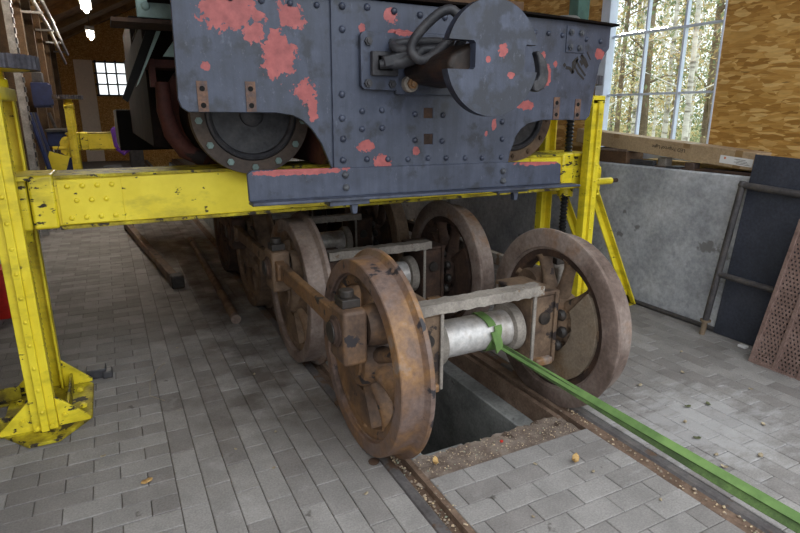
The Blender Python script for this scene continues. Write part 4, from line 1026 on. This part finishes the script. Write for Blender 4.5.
b = B(); b.tube([bot-Vector((0, 0, 0.006)), bot+Vector((0, 0, 0.006))], 0.034, 16); b.obj('foot_collar', 'rust_tan', pf)
# rusty perforated steps leaning at the edge
gt = thing('tread_grate', (1.9, 1.6, 0), 'rusty perforated sheet-metal tread grate leaning in front of the dark sheet', 'grate')
gm = Matrix.Translation((1.865, 1.835, 0.012)) @ Matrix.Rotation(0.105, 4, 'Y') @ Matrix.Rotation(0.10, 4, 'X')
GW, GH = 0.80, 0.86
# local: -y along the floor, z up the sheet, x thickness
st_w = 0.135
for k in range(6):
    y1 = -k*st_w; y0 = y1-st_w
    f = B(); f.box(-0.012, 0.012, y1-0.022, y1, 0, GH, gm); f.obj('stile', 'grate', gt, bevel=0.002)
    holes = []
    ph, pw = 0.0235, 0.021
    rows = int((GH-0.03)/ph)
    f = B()
    for r in range(rows):
        for c in range(5):
            hy = y1-0.032-c*pw-(pw/2 if r % 2 else 0); hz = 0.028+r*ph
            if hy-0.007 < y0+0.001: continue
            holes.append([(hy-0.0065, hz), (hy, hz-0.009), (hy+0.0065, hz), (hy, hz+0.009)])
    if k < 3:
        f.prism([(y0, 0.0), (y1-0.02, 0.0), (y1-0.02, GH), (y0, GH)], 'x', -0.003, 0.003, holes, gm)
    else:
        f.box(-0.003, 0.003, y0, y1-0.02, 0, GH, gm)
    f.obj('perforated_panel', 'grate', gt, smooth=0)
f = B(); f.box(-0.014, 0.014, -6*st_w, 0, -0.012, 0.012, gm); f.obj('edge_rail', 'grate', gt, bevel=0.002)
f = B(); f.box(-0.014, 0.014, -6*st_w, 0, GH-0.012, GH+0.012, gm); f.obj('edge_rail', 'grate', gt, bevel=0.002)
b = B(); b.box(2.0, 2.04, 1.95, 2.0, 0.001, 0.018); tag(b.obj('white_offcut', 'label', bevel=0.004), 'small white offcut at the foot of the dark sheet', 'offcut')

# ================================================================== FLOOR BITS
def long_bar(p0, p1, w, h, label, mat):
    p0, p1 = Vector(p0), Vector(p1); d = (p1-p0); L = d.length; a = math.atan2(d.y, d.x)
    t = thing('connecting_bar', tuple(p0), label, 'bar')
    m = Matrix.Translation(p0) @ Matrix.Rotation(a, 4, 'Z')
    b = B(); b.box(0.1, L-0.08, -w/2, w/2, 0.035, 0.035+h, m); b.obj('bar_shaft', mat, t, bevel=0.006)
    b = B(); b.box(0.1, L-0.08, -w/2-0.018, -w/2, 0.045, 0.065+h, m); b.obj('bar_rail', mat, t, bevel=0.003)
    for q in (0.0, L-0.12):
        b = B(); b.box(q, q+0.12, -w*0.75, w*0.75, 0.002, 0.115, m); b.obj('bar_end', 'grease', t, bevel=0.012)
    return t
long_bar((-1.33, 7.9, 0), (-1.045, 4.93, 0), 0.07, 0.055, 'rusty square bar with block ends lying on the pavers away from the wheels', 'rust_brown')
t = thing('floor_rod', (-0.76, 5.3, 0), 'long rusty round rod lying on the pavers close to the wheels', 'rod')
b = B(); b.tube([(-0.715, 6.8, 0.034), (-0.75, 5.0, 0.034), (-0.775, 3.9, 0.034)], [0.03, 0.032, 0.033], 14); b.obj('rod_shaft', 'rust_brown', t)
b = B(); b.tube([(-0.7745, 3.93, 0.034), (-0.776, 3.87, 0.034)], 0.034, 14); b.obj('rod_tip', 'rust_mauve', t)
b = B(); b.box(-1.70, -1.60, 3.35, 3.44, 0.001, 0.055); b.box(-1.62, -1.57, 3.33, 3.41, 0.001, 0.04); tag(b.obj('rubber_block', 'iron', bevel=0.006), 'small black rubber block beside the jack foot', 'block')

def leaf(x, y, size, rot, mat, label, curl=0.3, group=None, h=0.004):
    b = B(); n = 8; vs = []
    for i in range(n+1):
        f = i/n; w = size*0.32*math.sin(PI*f)**0.8*(1+0.25*math.sin(9*f)); u = (f-0.5)*size
        z = h+curl*size*(2*f-1)**2*0.5
        for q in (-1, 0, 1):
            px, py = u, q*w
            vs.append((x+px*math.cos(rot)-py*math.sin(rot), y+px*math.sin(rot)+py*math.cos(rot), z+abs(q)*curl*w*0.7))
    fs = [(i*3+q, i*3+q+1, i*3+q+4, i*3+q+3) for i in range(n) for q in (0, 1)]
    b.add(vs, fs); o = b.obj('fallen_leaf', mat, smooth=1.5)
    m = o.modifiers.new('solid', 'SOLIDIFY'); m.thickness = 0.0015
    return tag(o, label, 'leaf', group)
leaf(0.181, 1.534, 0.055, 0.7, 'leaf_dry', 'curled orange-brown leaf on the pavers before the pit sill', 1.1)
leaf(-1.462, 2.227, 0.05, 0.4, 'leaf_dry', 'flat tan leaf on the left pavers near the jack foot', 0.1)
leaf(-0.36, 1.79, 0.045, 1.2, 'leaf_dry', 'pale crumpled leaf on the pit sill beside the ochre wheel', 1.2, h=0.006)
for (x, y, r, mt_) in ((0.812, 1.418, 2.5, 'leaf_green'), (0.766, 1.293, 0.2, 'leaf_dry'), (1.145, 1.598, 1.0, 'leaf_green'), (0.886, 1.536, 0.5, 'leaf_dry'), (0.716, 1.222, 2.0, 'leaf_dry'), (1.03, 1.63, 2.8, 'leaf_green'),
                 (1.2, 1.35, 0.9, 'leaf_dry'), (0.63, 1.08, 0.3, 'leaf_dry'), (1.5, 1.6, 2.2, 'leaf_dry'), (1.0, 1.9, 0.3, 'leaf_dry'), (1.35, 1.9, 1.3, 'leaf_dry'), (0.93, 1.2, 0.4, 'leaf_dry'), (1.6, 2.1, 0.4, 'leaf_dry'), (0.8, 2.2, 1.9, 'leaf_dry')):
    if mt_ == 'leaf_dry': leaf(x, y, random.uniform(0.020, 0.038), r, 'leaf_pale', 'small pale dry leaf scattered on the pavers right of the strap', 0.5, 'dry leaves on the right pavers')
    else: leaf(x, y, 0.036, r, mt_, 'small greenish leaf scattered on the pavers right of the strap', 0.4, 'greenish leaves on the right pavers')
for (x, y, r) in ((-0.98, 2.08, 0.5), (-1.094, 2.292, 2.1), (-0.9, 2.35, 1.3), (-1.62, 2.5, 0.2), (-0.85, 3.0, 1.0), (-1.2, 3.6, 0.1), (0.02, 1.6, 2.0), (0.2, 1.45, 0.4), (-0.2, 1.35, 1.9), (0.3, 1.2, 0.7), (-0.7, 1.75, 0.4)):
    leaf(x, y, random.uniform(0.012, 0.026), r, 'leaf_pale', 'tiny leaf scrap on the pavers left of the green strap', 0.3, 'leaf scraps on the left pavers')
b = B(); b.tube([(-1.335, 2.905, 0.004), (-1.40, 3.0, 0.004), (-1.385, 3.2, 0.004), (-1.33, 3.34, 0.004), (-1.29, 3.40, 0.004)], 0.0012, 6); tag(b.obj('twine', 'leaf_pale'), 'short loop of pale twine on the left pavers', 'twine')
b = B(); b.lathe([(0.0, 0.0), (0.022, 0.0), (0.024, 0.006), (0.016, 0.008), (0.0, 0.005)], (-0.585, 1.93, 0), 'z', 16); tag(b.obj('floor_plug', 'rust_dark'), 'small round rusty plug in the pavers by the ochre wheel', 'plug')
b = B(); b.box(-0.004, 0.008, 1.808, 1.817, -0.004, 0.003); tag(b.obj('red_chip', 'red'), 'tiny red chip on the pit sill', 'chip')

# ================================================================== LEFT BACKGROUND
def lamp(y, z, label, tube='tube_light'):
    t = thing('ceiling_lamp', (-1.48, y, z), label, 'lamp', 'tube lamps along the left roof')
    b = B(); b.box(-1.56, -1.40, y-0.62, y+0.62, z+0.02, z+0.10); b.obj('housing', 'galv', t, bevel=0.01)
    b = B(); b.tube([(-1.48, y-0.58, z), (-1.48, y+0.58, z)], 0.03, 10); b.obj('tube', tube, t)
    for yy in (y-0.5, y+0.5):
        b = B(); b.tube([(-1.48, yy, z+0.1), (-1.48, yy, ZE+(RZ-ZE)*(2.55-1.48)/2.55-0.02)], 0.006, 6); b.obj('hanger', 'iron', t)
lamp(6.95, 2.69, 'lit tube lamp hanging above the locomotive')
lamp(9.6, 2.9, 'lit tube lamp hanging near the far yellow jack', 'tube_far')
lamp(13.2, 2.9, 'lit tube lamp hanging nearest the end wall', 'tube_far')
t = thing('pipe_bundle', (WL+0.2, 9, 2.6), 'galvanised pipes clipped along the left wall', 'pipe')
for i, (z0, z1) in enumerate(((3.0, 2.75), (3.1, 2.95))):
    b = B(); b.tube([(WL+0.34+0.07*i, 6.0, z0-0.02), (WL+0.34+0.07*i, 12, z0-0.12), (WL+0.34+0.07*i, 16.5, z1-0.15)], 0.03, 10); b.obj('pipe', 'galv', t)
for y in (8, 10, 12, 14, 16):
    b = B(); b.box(WL+0.15, WL+0.42, y-0.02, y+0.02, 2.80, 2.83); b.obj('clip', 'galv', t)
t = thing('slotted_post', (WL+0.2, 8.0, 0), 'galvanised slotted post standing by the left wall', 'post')
b = B(); b.box(WL+0.16, WL+0.24, 7.95, 8.05, 0, 2.9); b.obj('post_body', 'galv', t)
for k in range(26):
    b = B(); b.box(WL+0.235, WL+0.25, 7.94, 8.06, 0.1+k*0.105, 0.16+k*0.105); b.obj('slot_bar', 'iron', t)
t = thing('tool_cabinet', (WL+0.2, 9.9, 1.2), 'blue wall cabinet beyond the near yellow jack', 'cabinet')
b = B(); b.box(WL+0.15, WL+0.36, 9.7, 10.05, 1.52, 1.86); b.obj('cabinet_body', 'blue', t, bevel=0.01)
b = B(); b.box(WL+0.17, WL+0.3, 9.75, 10.0, 1.86, 2.0); b.obj('cabinet_top', 'iron', t, bevel=0.01)
b = B(); b.box(WL+0.15, WL+0.4, 9.68, 9.70, 1.55, 1.83); b.obj('cabinet_door', 'blue', t)
for k, (y, lean) in enumerate(((8.45, 0.18), (8.75, 0.14), (9.05, 0.2), (11.4, 0.26))):
    b = B(); b.tube([(WL+0.22+lean*1.2, y, 0.03), (WL+0.19, y+0.1, 1.45)], 0.026, 8)
    tag(b.obj('pry_bar', 'iron' if k % 2 else 'blue'), ['blue steel bar leaning on the left wall below the cabinet', 'dark steel bar leaning on the left wall below the cabinet'][k % 2], 'bar', 'bars leaning on the left wall')
t = thing('tool_trolley', (WL+0.4, 10.6, 0), 'dark blue tool trolley by the left wall', 'trolley')
for z in (0.15, 0.55, 0.95):
    b = B(); b.box(WL+0.2, WL+0.55, 10.3, 11.1, z, z+0.22); b.obj('drawer', 'blue', t, bevel=0.01)
b = B(); b.box(WL+0.18, WL+0.57, 10.28, 11.12, 1.17, 1.20); b.obj('trolley_top', 'iron', t)
b = B(); b.box(WL+0.2, WL+0.55, 10.35, 11.05, 0.0, 0.15); b.obj('trolley_base', 'iron', t)
t = thing('clamp', (-1.28, 9.2, 1.15), 'purple clamp hooked over the far lifting beam', 'clamp')
b = B(); b.prism([(-1.36, 0.98), (-1.30, 0.94), (-1.30, 1.20), (-1.22, 1.20), (-1.22, 1.16), (-1.14, 1.16), (-1.14, 1.24), (-1.34, 1.26), (-1.38, 1.22)], 'y', 9.11, 9.19); b.obj('clamp_jaw', 'purple', t, bevel=0.01)
b = B(); b.tube([(-1.33, 9.15, 0.96), (-1.24, 9.15, 0.88), (-1.18, 9.15, 0.94)], 0.03, 8); b.obj('clamp_hook', 'purple', t)
b = B(); b.tube([(-1.2, 9.10, 1.14), (-1.02, 9.08, 1.14)], 0.03, 8); b.obj('clamp_screw', 'galv', t)
t = thing('warning_tag', (-2.12, 9.2, 0.75), 'square yellow tag hanging from the distant jack', 'tag')
b = B(); b.box(-0.12, 0.12, -0.006, 0.006, -0.12, 0.12, Matrix.Translation((-2.07, 8.95, 0.80)) @ Matrix.Rotation(0.35, 4, 'Y')); b.obj('tag_plate', 'yellow', t)
b = B(); b.tube([(-2.07, 8.95, 0.9), (-2.02, 9.05, 1.05)], 0.006, 6); b.obj('tag_wire', 'iron', t)
b = B(); b.lathe([(0.0, 0), (0.13, 0), (0.14, 0.02), (0.13, 0.32), (0.10, 0.36), (0.0, 0.36)], (-2.24, 4.86, 0.0), 'z', 20); tag(b.obj('red_drum', 'red'), 'red drum on the floor behind the near jack', 'drum')
b = B(); b.box(-0.95, -0.62, 16.5, 17.2, 0, 0.5); tag(b.obj('steel_crate', 'iron', bevel=0.02), 'tall dark steel crate on the far pale floor', 'crate')
b = B(); b.box(-1.6, -1.2, 14.2, 14.9, 0.0, 0.28); tag(b.obj('steel_crate', 'iron', bevel=0.02), 'low dark steel crate on the far pale floor', 'crate')

# ================================================================== TREES OUTSIDE
def tree(x, y, h, r, mat, leafm, nleaf, label, lean=0.0, leaf_lo=0.25, cat='tree'):
    t = thing('birch_tree' if mat == 'birch' else 'forest_tree', (x, y, -0.1), label, cat, 'trees outside the window')
    b = B(); pts = []; rad = []
    ph = random.uniform(0, 6)
    for i in range(9):
        f = i/8; pts.append((x+lean*h*f+0.12*math.sin(ph+4*f), y+0.12*math.cos(ph+3*f)*f+lean*0.4*h*f, -0.15+h*f)); rad.append(r*(1-0.75*f))
    b.tube(pts, rad, 9); b.obj('trunk', mat, t)
    br = B(); tips = []
    for k in range(16):
        f = random.uniform(0.15, 0.95); i = int(f*8); p = Vector(pts[i]).lerp(Vector(pts[min(i+1, 8)]), f*8-i)
        a = random.uniform(0, 2*PI); L = random.uniform(0.5, 1.4)*(1.1-f*0.5); up = random.uniform(0.2, 0.9)
        q = p+Vector((math.cos(a)*L*0.6, math.sin(a)*L*0.6, up*L*0.6)); e = q+Vector((math.cos(a+0.4)*L*0.5, math.sin(a+0.4)*L*0.5, L*random.uniform(-0.1, 0.5)))
        br.tube([p, q, e], [r*0.28, r*0.16, r*0.05], 5); tips += [q, e, q.lerp(e, 0.5)]
        for _ in range(3):
            s0 = q.lerp(e, random.random()); e2 = s0+Vector((random.uniform(-.6, .6), random.uniform(-.6, .6), random.uniform(-.2, .5)))
            br.tube([s0, e2], [r*0.08, r*0.03], 4); tips.append(e2)
    br.obj('branches', 'bark' if mat != 'birch' else mat, t)
    lf = B()
    for _ in range(nleaf):
        if random.random() < 0.8: c = random.choice(tips)+Vector((random.gauss(0, .28), random.gauss(0, .28), random.gauss(0, .22)))
        else:
            i = random.randint(0, 7); c = Vector(pts[i]).lerp(Vector(pts[i+1]), random.random())+Vector((random.gauss(0, .2), random.gauss(0, .2), 0))
        if c.x < WIN_X+1.0 or c.z < 0: continue
        s = random.uniform(0.03, 0.07); u = Vector((random.gauss(0, 1), random.gauss(0, 1), random.gauss(0, 1))).normalized()*s; v = u.cross(Vector((random.gauss(0, 1), random.gauss(0, 1), 1))).normalized()*s*0.7
        lf.add([c-u, c+v*0.6, c+u, c-v*0.6], [(0, 1, 2, 3)])
    o = lf.obj('foliage', leafm, t, smooth=0); o['kind'] = 'stuff'
    return t
dirs = [(0.735, 15), (0.755, 9.5), (0.775, 19), (0.80, 12), (0.825, 16), (0.845, 10.5), (0.87, 14), (0.885, 19.5), (0.905, 11.5), (0.93, 16.5), (0.955, 9.8), (0.71, 12.5), (0.985, 14)]
for i, (k, dx) in enumerate(dirs):
    if i in (7, 9, 12): continue
    birch = i % 3 != 2
    tree(CAM_P.x+dx, k*dx*1.0+0.0, random.uniform(8, 11), random.uniform(0.045, 0.075) if birch else random.uniform(0.07, 0.11), 'birch' if birch else 'bark',
         'fol_green' if i % 4 == 1 else 'fol_autumn', 1500,
         'white-barked birch standing outside the window' if birch else 'brown-barked tree standing outside the window', random.uniform(-0.05, 0.05))
tree(CAM_P.x+8.2, 0.99*8.2, 8, 0.10, 'bark', 'fol_autumn', 500, 'leaning dark tree crossing behind the glazing bars', -0.28)
far_spots = [(20+3.6*r_, 0.655+0.115*c_+0.05*(r_ % 2)) for r_ in range(5) for c_ in range(4)]
for dx, kk in far_spots:
    dx += random.uniform(-0.3, 0.3)
    x, y = CAM_P.x+dx, kk*dx
    t = thing('distant_tree', (x, y, -0.1), 'slender pale trunk in the wood far beyond the window', 'tree', 'trunks in the far wood')
    b = B(); l_ = random.uniform(-0.05, 0.05); r = random.uniform(0.05, 0.09)
    b.tube([(x, y, -0.15), (x+l_*5, y+l_*3, 5), (x+l_*11+0.1, y, 11)], [r, r*0.75, r*0.3], 7); b.obj('trunk', random.choice(['birch', 'bark', 'birch']), t)
    lf = B()
    for _ in range(1000):
        c = Vector((x+random.uniform(-1.7, 1.7), y+random.uniform(-1.7, 1.7), random.uniform(0.0, 8)*random.uniform(0.3, 1)))
        s = random.uniform(0.05, 0.13); u = Vector((random.gauss(0, 1), random.gauss(0, 1), random.gauss(0, 1))).normalized()*s; v = u.cross(Vector((random.gauss(0, 1), random.gauss(0, 1), 1))).normalized()*s*0.7
        lf.add([c-u, c+v*0.6, c+u, c-v*0.6], [(0, 1, 2, 3)])
    o = lf.obj('foliage', random.choice(['fol_green', 'fol_autumn', 'fol_green']), t, smooth=0); o['kind'] = 'stuff'
